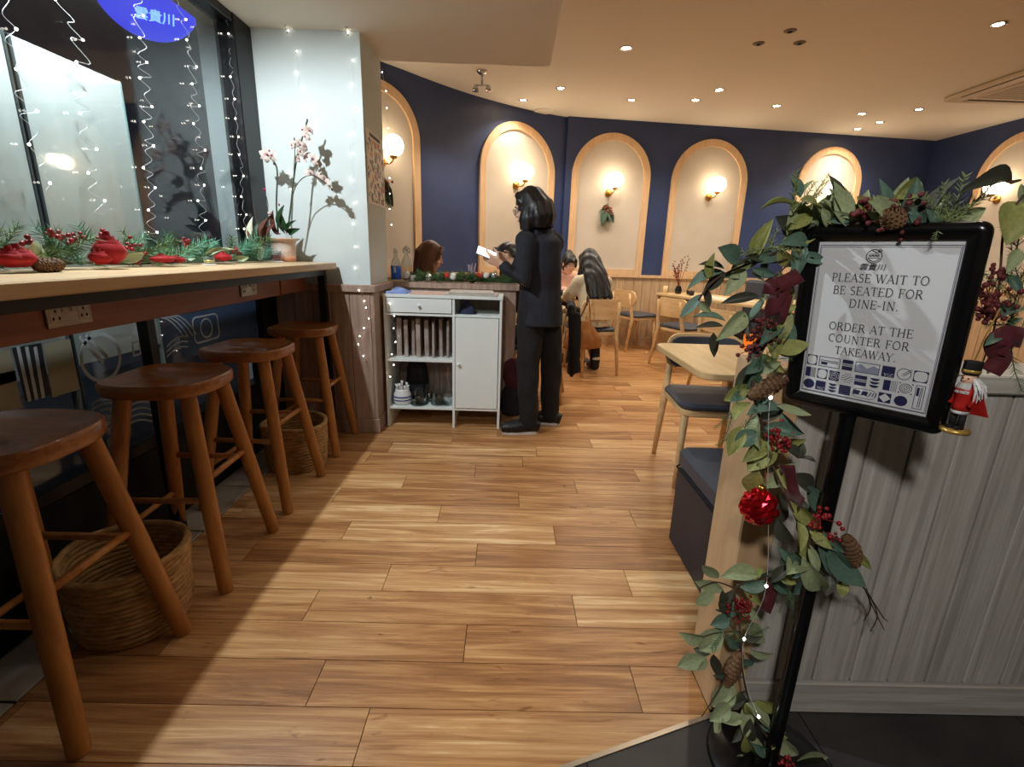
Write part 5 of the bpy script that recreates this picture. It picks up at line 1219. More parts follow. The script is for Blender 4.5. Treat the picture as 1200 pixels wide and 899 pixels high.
# ================================================================== PARTITION GARLAND AND BAUBLES
pg = thing('partition_garland', 'green pine garland on the low partition behind the cabinet', 'garland', (-.33, 3.63, .973))
SP['q'] = [sprigmesh(.11, 80, .045, mat('garland_pine', (70, 98, 54), .7, rnd=.15), s_, .003) for s_ in (15, 16)]
for i in range(110):
    x = -.70+.79*i/109; P = Vector((x, 3.60+rg.uniform(-.04, .06), .973+rg.uniform(.01, .035))); a = rg.uniform(0, 6.28); Q = P+Vector((math.cos(a)*.08, math.sin(a)*.05, rg.uniform(-.005, .04))); Q.z = max(Q.z, .978); o = sprig(pg, P, Q, 'q')
MB().tube(spline([Vector((x, 3.63+.01*math.sin(x*20), .983))-pg.location for x in np.linspace(-.71, .09, 9)], 4), .004, 6).build('stem', K['stemw'], pg)
K['bsil'] = mat('silver_bauble', (206, 206, 212), .22, .8); K['bwh'] = mat('white_bauble', (226, 222, 214), .35); K['bred'] = mat('red_bauble', (190, 48, 40), .3)
for (x, y, r_, m, lab) in ((476, 322, .027, 'bwh', 'white bauble at the left end of the partition garland'), (501.5, 325, .028, 'bsil', 'silver bauble below the face of the brown haired diner'), (524, 323, .022, 'bred', 'small red bauble in the middle of the partition garland'),
        (531, 324, .027, 'bwh', 'white bauble touching the small red one'), (561, 323, .026, 'bred', 'red apple bauble near the standing person'), (570, 323, .023, 'bwh', 'white bauble right of the red apple'), (579, 323, .024, 'bsil', 'silver bauble at the right end of the partition garland')):
    q = px(x, y, Y=3.58); q.z = max(q.z, .973+r_+.001); b = thing('bauble', lab, 'bauble', q, 0, 'baubles on the partition garland')
    MB().ball((0, 0, 0), r_, 18, 12).build('ball', K[m], b, True); MB().lathe([(r_*.25, r_*.96), (r_*.25, r_*1.15), (r_*.1, r_*1.2)], 10).build('cap', K['brass'], b, True)
tw = thing('twig_sprig', 'small lilac twig sprig standing behind the partition garland', 'plant', (px(553, 322, Y=3.68).x, 3.685, .973))
MB().lathe([(.02, 0), (.022, .02), (.018, .04), (.014, .04), (0, .02)], 12).build('holder', K['blackglaze'], tw, True)
for k in range(9): a = k*2.4; MB().tube([(0, 0, .02), (.02*math.cos(a), .02*math.sin(a), .08), (.03*math.cos(a), .03*math.sin(a), .12+.01*(k % 3))], [.003, .006, .003], 6).build('twig', mat('lilac_twig_%d' % k, (170, 150, 158), .9), tw)
# hanging sprigs below two wall lamps
def hang(q, n, z, label, seed):
    P = Vector((q.x+n.x*.03, q.y+n.y*.03, z)); h = thing('hanging_sprig', label, 'decoration', P, 0, 'sprigs below wall lamps'); rn = random.Random(seed)
    MB().tube([(0, 0, .14), (0, 0, 0)], .002, 5).build('cord', K['stemw'], h)
    for k in range(14):
        a = rn.uniform(0, 6.28); sprig(h, P+Vector((0, 0, rn.uniform(-.02, .05))), P+Vector((math.cos(a)*.08, -abs(math.sin(a))*.04, rn.uniform(-.2, .02))), rn.choice('gd'))
    for k in range(12): a = rn.uniform(0, 6.28); place_leaf(h, P+Vector((0, -.02, rn.uniform(-.1, .03))), P+Vector((math.cos(a)*.09, -.03, rn.uniform(-.24, 0))), .45, rn.choice('abd'))
    berries(h, P+Vector((.02, -.03, -.05)), .025, 22, K['berry'], seed, .012); cone(h, P+Vector((-.03, -.02, .02)), P+Vector((-.05, -.03, -.04)), .03)
for i in (0, 2): hang(SCP[i][0], SCP[i][1], 1.80, ('sprig hanging below the wall lamp beside the white pillar', '', 'sprig with red berries hanging below the lamp of the third arch')[i], i+5)
# ================================================================== FAIRY LIGHTS
BM = MB().ball((0, 0, 0), .0040, 8, 6).mesh('bulb', K['bulb'], True)
def strand(label, pts, nb, seed, sway=.02, axis='y', loc=None, wr=.0007):
    rn = random.Random(seed); pts = [Vector(p) for p in pts]; s = thing('string_light', label, 'string light', pts[0], 0, 'fairy light strands'); path = []
    n = max(6, nb*3)
    L_ = [0]
    for a, b in zip(pts[:-1], pts[1:]): L_.append(L_[-1]+(b-a).length)
    def at(t):
        t *= L_[-1]
        for i in range(len(pts)-1):
            if t <= L_[i+1] or i == len(pts)-2: return pts[i].lerp(pts[i+1], (t-L_[i])/max(1e-6, L_[i+1]-L_[i]))
    for k in range(n+1):
        p = at(k/n); o = sway*((-1)**k)*rn.uniform(.3, 1)
        if axis == 'y': p = p+Vector((rn.uniform(0, .008), o, rn.uniform(-.012, .012)))
        else: p = p+Vector((o, rn.uniform(-.008, 0), rn.uniform(-.012, .012)))
        path.append(p-pts[0])
    MB().tube(spline(path, 4), wr, 5).build('wire', K['wire'], s, True)
    for k in range(nb): link('bulb', BM, s, path[min(n, int((k+.5)*n/nb))]+Vector((.002 if axis == 'y' else 0, 0 if axis == 'y' else -.002, 0)))
XWIN = -1.488
def WN(x, y): return px(x, y, X=XWIN)
strand('fairy light strand on the window crossing the white board', [WN(62, -12), WN(95, 60), WN(92, 110), WN(105, 200), WN(118, 255)], 8, 1, .04)
strand('fairy light strand on the window just right of the white board', [WN(158, -20), WN(166, 60), WN(172, 130), WN(172, 200), WN(180, 285)], 12, 2, .038)
strand('fairy light strand on the window left of the frame post', [WN(200, -20), WN(222, 60), WN(228, 130), WN(236, 200), WN(236, 275)], 12, 3, .036)
strand('fairy light strand close against the window frame post', [WN(258, -20), WN(268, 40), WN(272, 110), WN(280, 180), WN(288, 285)], 13, 4, .02)
strand('fairy light strand far left on the window', [WN(5, -30), WN(8, 20), WN(30, 130), WN(60, 240)], 6, 5, .03)
def CP(x, y): return px(x, y, Y=3.072)
strand('fairy light strand on the left of the white pillar', [CP(338, 30), CP(347, 62), CP(350, 100), CP(360, 125), CP(366, 155), CP(340, 200), CP(338, 235)], 10, 6, .012, 'x', wr=.0005)
strand('fairy light strand on the right of the white pillar', [CP(408, 27), CP(412, 70), CP(414, 130), CP(411, 180), CP(414, 230), CP(416, 290), CP(420, 330)], 11, 7, .012, 'x', wr=.0005)
def CPd(x, y): return px(x, y, Y=3.03)
strand('fairy light strand tail on the pillar wood panelling', [CPd(421, 335), CPd(430, 362), CPd(432, 380), CPd(419, 398), CPd(424, 412), CPd(428, 424)], 8, 8, .008, 'x')
def SPx(x, y): return px(x, y, X=-.845)
strand('fairy light strand on the side of the white pillar', [px(447, 78, X=-.852), px(452, 115, X=-.852), px(455, 165, X=-.852), px(456, 230, X=-.852), px(458, 275, X=-.852)], 10, 9, .012)
strand('fairy light strand hanging down the cabinet side', [px(457, 352, Y=3.17), px(463, 385, Y=3.17), px(460, 430, Y=3.17), px(458, 450, Y=3.17)], 7, 10, .01, 'x', wr=.0005)
for i, (x, y) in enumerate(((338, 30), (408, 27))):
    q = px(x, y, Y=3.072); h = thing('ceiling_hook', ('small wire hook on the soffit above the left pillar strand', 'small wire hook on the soffit above the right pillar strand')[i], 'hook', (q.x, 3.03, ZS), 0, 'hooks for the fairy lights')
    MB().lathe([(0, -.004), (.009, -.004), (.01, 0)], 12).build('base', K['white'], h, True); MB().tube(spline([(0, 0, -.003), (0, 0, -.03), (.008, 0, -.04), (.014, 0, -.03)], 4), .0018, 6).build('wire_hook', K['chrome'], h)
# ================================================================== POSTER ON THE PILLAR
po = thing('poster', 'colourful gridded poster on the side of the pillar', 'poster', (-.8595, 3.30, 1.67))
MB().box(0, .004, -.2, .2, -.21, .21).build('sheet', mat('poster_paper', (232, 226, 216), .6), po)
pm = bpy.data.materials.new('poster_print'); pm.use_nodes = True; nt = pm.node_tree; vo = nt.nodes.new('ShaderNodeTexVoronoi'); vo.distance = 'CHEBYCHEV'; vo.inputs['Scale'].default_value = 42; tcn = nt.nodes.new('ShaderNodeTexCoord'); nt.links.new(tcn.outputs['Object'], vo.inputs['Vector'])
sp_ = nt.nodes.new('ShaderNodeSeparateColor'); nt.links.new(vo.outputs['Color'], sp_.inputs[0]); rp = nt.nodes.new('ShaderNodeValToRGB'); rp.color_ramp.interpolation = 'CONSTANT'
for i, (p, c) in enumerate(((0, (232, 226, 216)), (.3, (60, 52, 52)), (.5, (196, 110, 92)), (.62, (232, 226, 216)), (.78, (96, 110, 140)), (.88, (214, 180, 130)))):
    e = rp.color_ramp.elements[i] if i < 2 else rp.color_ramp.elements.new(p); e.position = p; e.color = lin(c)
nt.links.new(sp_.outputs[0], rp.inputs[0]); nt.links.new(rp.outputs[0], nt.nodes['Principled BSDF'].inputs['Base Color'])
MB().box(.004, .0046, -.185, .185, -.195, .165).build('print', pm, po); MB().box(.004, .0046, -.12, .12, .175, .195).build('title_bar', K['inkd'], po)
# ================================================================== WINDOW GRAPHICS AND WHAT STANDS OUTSIDE
K['vinyl'] = mat('window_vinyl', (176, 186, 190), .6); K['board'] = mat('wrapped_board', (206, 212, 206), .4, col2=(190, 198, 192), scale=3, stretch=(1, 2, .6), bump=.25, coat=.6)
for (ya, yb, zt, lab) in ((.72, 1.70, 1.80, 'white plastic wrapped board outside at the left frame edge'), (1.72, 2.16, 1.80, 'white plastic wrapped board outside, the right one of two')):
    b = thing('wrapped_board', lab, 'board', (-1.56, (ya+yb)/2, 0), 0, 'white boards outside the window')
    MB().box(-.015, .005, -(yb-ya)/2, (yb-ya)/2, .75, zt, .004).build('panel', K['board'], b)
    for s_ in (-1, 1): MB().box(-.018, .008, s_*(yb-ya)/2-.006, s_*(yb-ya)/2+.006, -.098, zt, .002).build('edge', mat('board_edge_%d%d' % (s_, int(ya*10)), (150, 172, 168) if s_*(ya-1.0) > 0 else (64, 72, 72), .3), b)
def decal(name, fn, m='vinyl'):
    p = Print(); fn(p); v = [(-1.4985+(.0022-t), u, z) for (u, t, z) in p.v]; o = MB(); o.v = v; o.f = p.f; return o.build(name, K[m], win)
def DW(x, y): q = px(x, y, X=-1.4975); return (q.y, q.z)
K['vinyld'] = mat('window_vinyl_dark', (30, 32, 40), .6); K['vinylc'] = mat('window_vinyl_cream', (150, 146, 124), .6); K['vinylb'] = mat('window_vinyl_blue', (58, 84, 118), .6)
decal('vinyl_stripe_field', lambda p: p.poly([DW(14, 408), DW(48, 402), DW(60, 463), DW(30, 470)]), 'vinyld')
for k in range(3): decal('vinyl_stripe', lambda p: (setattr(p, 't0', .0018), setattr(p, 't1', .0009), p.poly([DW(19+10*k, 407), DW(23+10*k, 406), DW(37+8*k, 470-2*k), DW(33+8*k, 471-2*k)])))
decal('vinyl_block', lambda p: p.poly([DW(50, 404), DW(82, 397), DW(94, 456), DW(62, 466)]), 'vinylc'); decal('vinyl_block', lambda p: p.poly([DW(0, 412), DW(12, 410), DW(26, 478), DW(0, 486)]), 'vinylc')
decal('vinyl_block', lambda p: p.poly([DW(0, 438), DW(18, 434), DW(20, 446), DW(0, 452)]), 'vinyld')
decal('vinyl_block', lambda p: p.poly([DW(205, 372), DW(300, 350), DW(304, 400), DW(215, 420)]), 'vinylb')
cy_, cz_ = DW(119, 419); r_ = (DW(143, 412)[0]-DW(95, 422)[0])/2
def plate(p):
    p.t0, p.t1 = .0018, .0009; p.ring(cy_, cz_, r_, r_*.14, 32); p.line([DW(94, 396), DW(120, 424)], .014); p.line([DW(102, 394), DW(125, 418)], .014)
decal('vinyl_plate', plate)
def sealw(p):
    p.t0, p.t1 = .0018, .0009
    for pts in ([DW(154, 392), DW(170, 388), DW(173, 412), DW(157, 417), DW(154, 392)], [DW(162, 391), DW(165, 414)], [DW(156, 402), DW(171, 399)], [DW(158, 384), DW(168, 382), DW(169, 390)]): p.line(pts, .008)
decal('vinyl_seal', sealw)
def curv(p):
    p.t0, p.t1 = .0018, .0009
    for k in range(4): p.line([DW(188+5*k+a*.9, 372+a*a*.025-k) for a in (0, 8, 16, 24, 30)], .007)
    for k in range(3): p.line([DW(196+a, 418-6*k+a*a*.03-a*1.2) for a in (0, 6, 12, 18, 24)], .007)
decal('vinyl_curves', curv)
def waves(p):
    p.t0, p.t1 = .0018, .0009
    for k in range(6):
        p.line([DW(108+a, 474+7*k-a*.22-5*math.sin(a/32*PI)) for a in range(0, 33, 4)], .008)
        p.line([DW(146+a, 466+7*k-a*.22-5*math.sin(a/32*PI)) for a in range(0, 33, 4)], .008)
decal('vinyl_waves', waves)
decal('vinyl_seal_round', lambda p: (setattr(p, 't0', .0018), setattr(p, 't1', .0009), p.rr(DW(226, 385)[0], DW(256, 378)[0], DW(226, 405)[1], DW(226, 372)[1], .03, .008), p.ring((DW(226, 385)[0]+DW(256, 378)[0])/2, (DW(226, 405)[1]+DW(226, 372)[1])/2, .05, .008)))
# round blue light box sign outside, turned towards the entrance
q = px(170, -16, X=-2.1); r_ = 51*(q-CAMP).length/FPX*.70
bs = thing('round_lightbox', 'glowing round blue light box sign outside at the top of the window', 'sign', q, math.atan2(q.x, -q.y)+PI)
bs.rotation_euler = (0, 0, math.atan2(-q.x, q.y))
MB().lathe([(0, -.05), (r_*.97, -.05), (r_, -.04), (r_, .0), (r_*.98, .004), (0, .004)], 48).xf(Matrix.Rotation(PI/2, 4, 'X')).build('case', mat('blue_lightbox', (66, 74, 236), .4, emit=1.0), bs, 'auto')
p = Print(); glyphs(p, '雲貴川', r_*.1, -r_*.56, r_*.26, .12, .02, .95); mb = MB(); mb.v = [(u, -.006, z) for (u, t, z) in p.v]; mb.f = p.f; tag(mb.build('lettering', mat('sign_letters', (150, 205, 255), .4, emit=1.3), bs), kind='stuff')
MB().box(-.03, .03, .03, .09, r_*.7, r_*2.2).build('bracket', K['blackm'], bs)
# ================================================================== PEOPLE
K['skin'] = mat('skin', (222, 178, 150), .5, col2=(214, 166, 138), scale=14); K['hairb'] = mat('black_hair', (18, 16, 17), .42, col2=(30, 27, 27), scale=30, stretch=(8, 8, .6)); K['hairbr'] = mat('brown_hair', (122, 78, 52), .42, col2=(84, 50, 32), scale=30, stretch=(8, 8, .6))
K['jacket'] = mat('navy_black_jacket', (24, 25, 34), .8, col2=(32, 33, 42), scale=20); K['trouser'] = mat('black_trousers', (20, 19, 20), .85, col2=(28, 26, 27), scale=20)
K['cream_c'] = mat('cream_fleece', (214, 200, 170), .95, col2=(198, 182, 150), scale=26, bump=.4); K['pinkc'] = mat('pink_knit', (218, 170, 150), .9); K['darkc'] = mat('charcoal_knit', (44, 40, 42), .9); K['lipc'] = mat('lips', (176, 92, 86), .5); K['white_sole'] = mat('white_sole', (214, 212, 206), .6); K['shoe'] = mat('black_shoe', (18, 18, 20), .45)
TS = bpy.data.scenes.new('workshop')
def skinmesh(mb, name, m, parent, vox=.008, sm=5, disp=None):
    """one continuous surface grown over the given volumes"""
    me = mb.mesh('tmp'); o = bpy.data.objects.new('tmp', me); TS.collection.objects.link(o)
    r = o.modifiers.new('r', 'REMESH'); r.mode = 'VOXEL'; r.voxel_size = vox
    s = o.modifiers.new('s', 'SMOOTH'); s.iterations = sm; s.factor = .5
    TS.view_layers[0].update(); out = bpy.data.meshes.new_from_object(o.evaluated_get(TS.view_layers[0].depsgraph)); bpy.data.objects.remove(o); bpy.data.meshes.remove(me)
    out.name = name; out.materials.clear(); out.materials.append(m); out.polygons.foreach_set('use_smooth', [True]*len(out.polygons))
    if disp:
        co = [v.co.copy() for v in out.vertices]; no = [v.normal.copy() for v in out.vertices]
        out.vertices.foreach_set('co', [x for c, n in zip(co, no) for x in (c+disp(c, n))]); out.update()
    return link(name, out, parent)
def limb(mb, pts, rs, n=12):
    mb.tube(pts, rs, n)
    for p, r in ((pts[0], rs[0]), (pts[-1], rs[-1])):
        r = r if not isinstance(r, tuple) else min(r); mb.ball(p, r, 10, 8)
def hand(mb, wrist, d, pn, L_=.17, curl=.5, spread=.5, thumb=1):
    """palm with five fingers: d forward, pn palm normal (fingers curl towards it)"""
    d = Vector(d).normalized(); pn = (Vector(pn)-d*Vector(pn).dot(d)).normalized(); s_ = d.cross(pn)
    wrist = Vector(wrist); pl = wrist+d*L_*.26
    for k in (-1, -.33, .33, 1): mb.tube([wrist+s_*k*.012, pl+s_*k*.02, wrist+d*L_*.52+s_*k*.028], [.014, .014, .010], 8)
    for k, ln in zip((-1, -.33, .33, 1), (.36, .46, .48, .42)):
        b = wrist+d*L_*.5+s_*k*.028; dd = (d+s_*k*.15*spread).normalized(); a = curl; p1 = b+(dd*math.cos(a*.6)+pn*math.sin(a*.6))*L_*ln*.45; p2 = p1+(dd*math.cos(a*1.5)+pn*math.sin(a*1.5))*L_*ln*.33; p3 = p2+(dd*math.cos(a*2.3)+pn*math.sin(a*2.3))*L_*ln*.25
        mb.tube([b, p1, p2, p3], [.0092, .0086, .008, .0068], 8); mb.ball(p3, .0068, 8, 6)
    b = wrist+d*L_*.16+s_*thumb*.022; p1 = b+(d*.6+s_*thumb*.7+pn*.45).normalized()*L_*.26; p2 = p1+(d*.9+s_*thumb*.1+pn*.5).normalized()*L_*.24; mb.tube([b, p1, p2], [.012, .0095, .0075], 8); mb.ball(p2, .0075, 8, 6)
def head_frame(c, f, tilt=0):
    f = Vector((f[0], f[1], 0)).normalized(); r = Vector((f.y, -f.x, 0)); up = Vector((0, 0, 1)); f2 = f*math.cos(tilt)-up*math.sin(tilt); u2 = up*math.cos(tilt)+f*math.sin(tilt)
    M4 = Matrix((r, f2, u2)).transposed().to_4x4(); M4.translation = Vector(c); return M4     # local x right, y forward, z up
def head(mb, M4):
    s = len(mb.v); mb.ball((0, -.012, .02), (.072, .09, .092), 18, 14); mb.ball((0, .018, -.045), (.056, .066, .07), 16, 12); mb.ball((0, .05, -.085), (.03, .028, .026), 12, 8)
    mb.tube([(0, .072, .025), (0, .092, -.012), (0, .098, -.022)], [.008, .011, .012], 8); mb.ball((0, .09, -.022), (.015, .012, .009), 10, 8)
    for sx in (-1, 1): mb.ball((sx*.033, .058, -.03), (.024, .024, .024), 10, 8); mb.ball((sx*.072, -.008, -.008), (.009, .018, .03), 10, 8); mb.ball((sx*.03, .07, .026), (.02, .012, .009), 8, 6)
    mb.ball((0, .082, -.052), (.018, .01, .009), 10, 8)
    mb.xf(M4, s)
def face(parent, M4, inv):
    A = inv @ M4
    for sx in (-1, 1):
        e = MB().ball((sx*.031, .073, .004), (.0125, .008, .0075), 10, 8).xf(A).build('eye', mat('eye_white_%s%d' % (parent.name, sx), (226, 220, 214), .3), parent, True)
        MB().ball((sx*.031, .0795, .004), (.0055, .003, .0055), 8, 6).xf(A).build('iris', K['blackm'], e, True)
        MB().tube([(sx*.015, .079, .024), (sx*.031, .081, .029), (sx*.048, .07, .024)], [.0025, .0035, .002], 6).xf(A).build('eyebrow', K['hairb'], parent, True)
    MB().tube([(-.021, .078, -.056), (0, .089, -.054), (.021, .078, -.056)], [.002, .0055, .002], 8).xf(A).build('lips', K['lipc'], parent, True)
def wrinkle(amp, fx, fz, seed=0):
    return lambda c, n: n*(amp*(math.sin(fz*c.z+3*math.sin(fx*c.x+seed)+2*c.y*fx)*.6+math.sin(fx*1.7*c.x+fz*.6*c.z+seed*2+fx*c.y)*.4))
ID = Matrix.Identity(4)
# ---------------- the standing person in black
sp0 = Vector((.2, 3.22, 0)); st_ = thing('person', 'person in black with shoulder length black hair standing and reading a phone', 'person', sp0)
inv = Matrix.Translation(-sp0)
HC = head_frame((.118, 3.2, 1.468), (-.97, .25), .32)
b = MB(); head(b, HC)
b.tube([(.165, 3.215, 1.43), (.19, 3.22, 1.36), (.2, 3.22, 1.28)], [.045, .047, .06], 12)
b.tube([(.2, 3.22, 1.3), (.2, 3.22, 1.15), (.2, 3.22, .95), (.21, 3.22, .8)], [.09, .10, .09, .10], 14)
LS, LE, LWr = Vector((.098, 3.085, 1.27)), Vector((.085, 3.03, 1.015)), Vector((-.045, 3.085, 1.125)); RS, RE, RWr = Vector((.30, 3.35, 1.27)), Vector((.235, 3.40, 1.03)), Vector((.02, 3.27, 1.14))
limb(b, [(.2, 3.22, 1.27), LS, LE, LWr], [.05, .04, .03, .022]); limb(b, [(.2, 3.22, 1.27), RS, RE, RWr], [.05, .04, .03, .022])
hand(b, LWr, (-.9, .1, .38), (.3, .75, .45), .165, .55, .5, -1); hand(b, RWr, (-.9, -.25, .3), (.2, -.75, -.2), .165, .75, .3, 1)
LA, RA = Vector((.165, 3.135, .09)), Vector((.325, 3.325, .09)); LK, RK = Vector((.145, 3.14, .46)), Vector((.315, 3.30, .46))
for h_, k_, a in (((.155, 3.165, .84), LK, LA), ((.265, 3.275, .84), RK, RA)): limb(b, [h_, k_, a], [.07, .05, .036])
for a in (LA, RA): b.tube([a, a+Vector((-.05, 0, -.05)), a+Vector((-.14, 0, -.06))], [.034, .032, .02], 10)
skinmesh(b.xf(inv), 'body', K['skin'], st_, .0065, 4); face(st_, HC, inv)
j = MB(); j.tube([(.195, 3.22, 1.355), (.2, 3.22, 1.32), (.2, 3.22, 1.27), (.205, 3.22, 1.12), (.21, 3.22, .98), (.212, 3.22, .86), (.212, 3.22, .745)], [.058, (.09, .085), (.15, .13), (.155, .135), (.15, .132), (.17, .145), (.19, .16)], 20)
j.tube([LS+Vector((.03, .04, .03)), RS+Vector((-.03, -.04, .03))], [.055, .055], 12)
limb(j, [LS, LE, LWr+Vector((.02, 0, -.015))], [.066, .058, .043]); limb(j, [RS, RE, RWr+Vector((.03, .01, -.01))], [.066, .058, .043])
jk = skinmesh(j.xf(inv), 'jacket', K['jacket'], st_, .009, 6, wrinkle(.0035, 16, 26, 1))
MB().tube(spline([Vector(p)-sp0 for p in ((.30, 3.1, 1.22), (.325, 3.085, 1.05), (.335, 3.085, .9), (.34, 3.09, .76))], 5), .0018, 5).build('back_seam', K['darkc'], jk)
t_ = MB()
for h_, k_, a in (((.155, 3.165, .84), LK, LA), ((.265, 3.275, .84), RK, RA)): limb(t_, [h_, Vector(h_).lerp(k_, .5), k_, k_.lerp(a, .6), a+Vector((0, 0, -.02))], [.092, .088, .076, .07, .064], 16)
t_.tube([(.21, 3.22, .92), (.21, 3.22, .78)], [.11, .12], 16)
skinmesh(t_.xf(inv), 'trousers', K['trouser'], st_, .010, 5, wrinkle(.004, 18, 30, 3))
def shoe(parent, a, d, inv_, name='shoe'):
    d = Vector(d).normalized(); M4 = Matrix((d, Vector((-d.y, d.x, 0)), Vector((0, 0, 1)))).transposed().to_4x4(); M4.translation = Vector((a.x, a.y, 0))
    sl = [(.188, .0), (.172, .026), (.12, .039), (.05, .034), (-.03, .032), (-.065, .026), (-.08, 0), (-.065, -.026), (-.03, -.032), (.05, -.034), (.12, -.039), (.172, -.026)]
    up = MB(); up.tube([(-.085, 0, .045), (-.05, 0, .055), (0, 0, .058), (.07, 0, .05), (.135, 0, .044), (.178, 0, .038)], [(.038, .032), (.046, .042), (.05, .045), (.047, .05), (.04, .048), (.03, .036)], 16); up.tube([(-.02, 0, .06), (-.015, 0, .11)], [.042, .04], 14)
    s = skinmesh(up.xf(inv_ @ M4), name, K['shoe'], parent, .006, 3)
    MB().prism([(a*.93, b*.86) for a, b in sl], .0, .02).xf(inv_ @ M4).build('sole', K['white_sole'], s, 'auto')
    for k in range(4): MB().tube([(.03+.022*k, -.022, .083-.007*k), (.036+.022*k, 0, .092-.008*k), (.03+.022*k, .022, .083-.007*k)], .0026, 6).xf(inv_ @ M4).build('lace', K['white_sole'], s)
shoe(st_, LA+Vector((-.01, -.005, 0)), (-1, -.08, 0), inv); shoe(st_, RA, (-.97, .22, 0), inv)
hr = MB(); hv = MB(); s = len(hr.v); hr.ball((0, -.022, .03), (.087, .098, .096), 18, 14); hr.ball((0, -.05, -.03), (.088, .075, .10), 16, 12)
for a in range(16):
    an = math.radians(158+a*224/15); x, y = .078*math.cos(an), .085*math.sin(an)-.03; L_ = .135+.02*math.sin(a*2.2)
    A0, A1 = HC @ Vector((x*.7, y*.7, .07)), HC @ Vector((x*1.04, y*1.04, 0)); ow = (A1-HC @ Vector((0, -.03, 0))); ow.z = 0; hv.tube([A0, A1, A1+ow*.22-Vector((0, 0, .075)), A1+ow*.30-Vector((0, 0, L_))], [.022, .031, .035, .02], 8)
hr.tube([(-.03, .05, .1), (-.062, .035, .055), (-.074, .012, -.03), (-.08, -.01, -.11)], [.02, .019, .014, .012], 8); hr.tube([(.03, .05, .1), (.062, .035, .055), (.074, .012, -.03), (.08, -.01, -.11)], [.02, .019, .014, .012], 8)
hr.xf(inv @ HC, s); hv.xf(inv); hr.add(hv.v, hv.f); skinmesh(hr, 'hair', K['hairb'], st_, .008, 3, lambda c, n: n*.003*math.sin(90*(c.x+c.y)+8*c.z))
gm = inv @ HC; g_ = MB()
for sx in (-1, 1): g_.tube([Vector((sx*.033+.023*math.cos(2*PI*k/16), .094, .002+.019*math.sin(2*PI*k/16))) for k in range(17)], .0018, 6, False); g_.tube([(sx*.056, .092, .006), (sx*.072, .06, .008), (sx*.078, -.01, .006)], .0016, 6)
g_.tube([(-.01, .095, .005), (.01, .095, .005)], .0016, 6); g_.xf(gm).build('glasses', mat('glasses_frame', (40, 30, 60), .3), st_, True)
ph = thing('phone', 'lit white phone held by the standing person', 'phone', (-.135, 3.105, 1.185)); nz = Vector((.35, -.62, .70)).normalized(); xx_ = Vector((-1, -.1, .3)); xx_ = (xx_-nz*xx_.dot(nz)).normalized(); ph.rotation_euler = Matrix((xx_, nz.cross(xx_), nz)).transposed().to_euler()
MB().box(-.07, .07, -.035, .035, -.004, .004, .002).build('case', K['white'], ph); MB().box(-.066, .066, -.032, .032, .004, .0048).build('screen', mat('phone_screen', (226, 232, 240), .3, emit=4.5), ph)
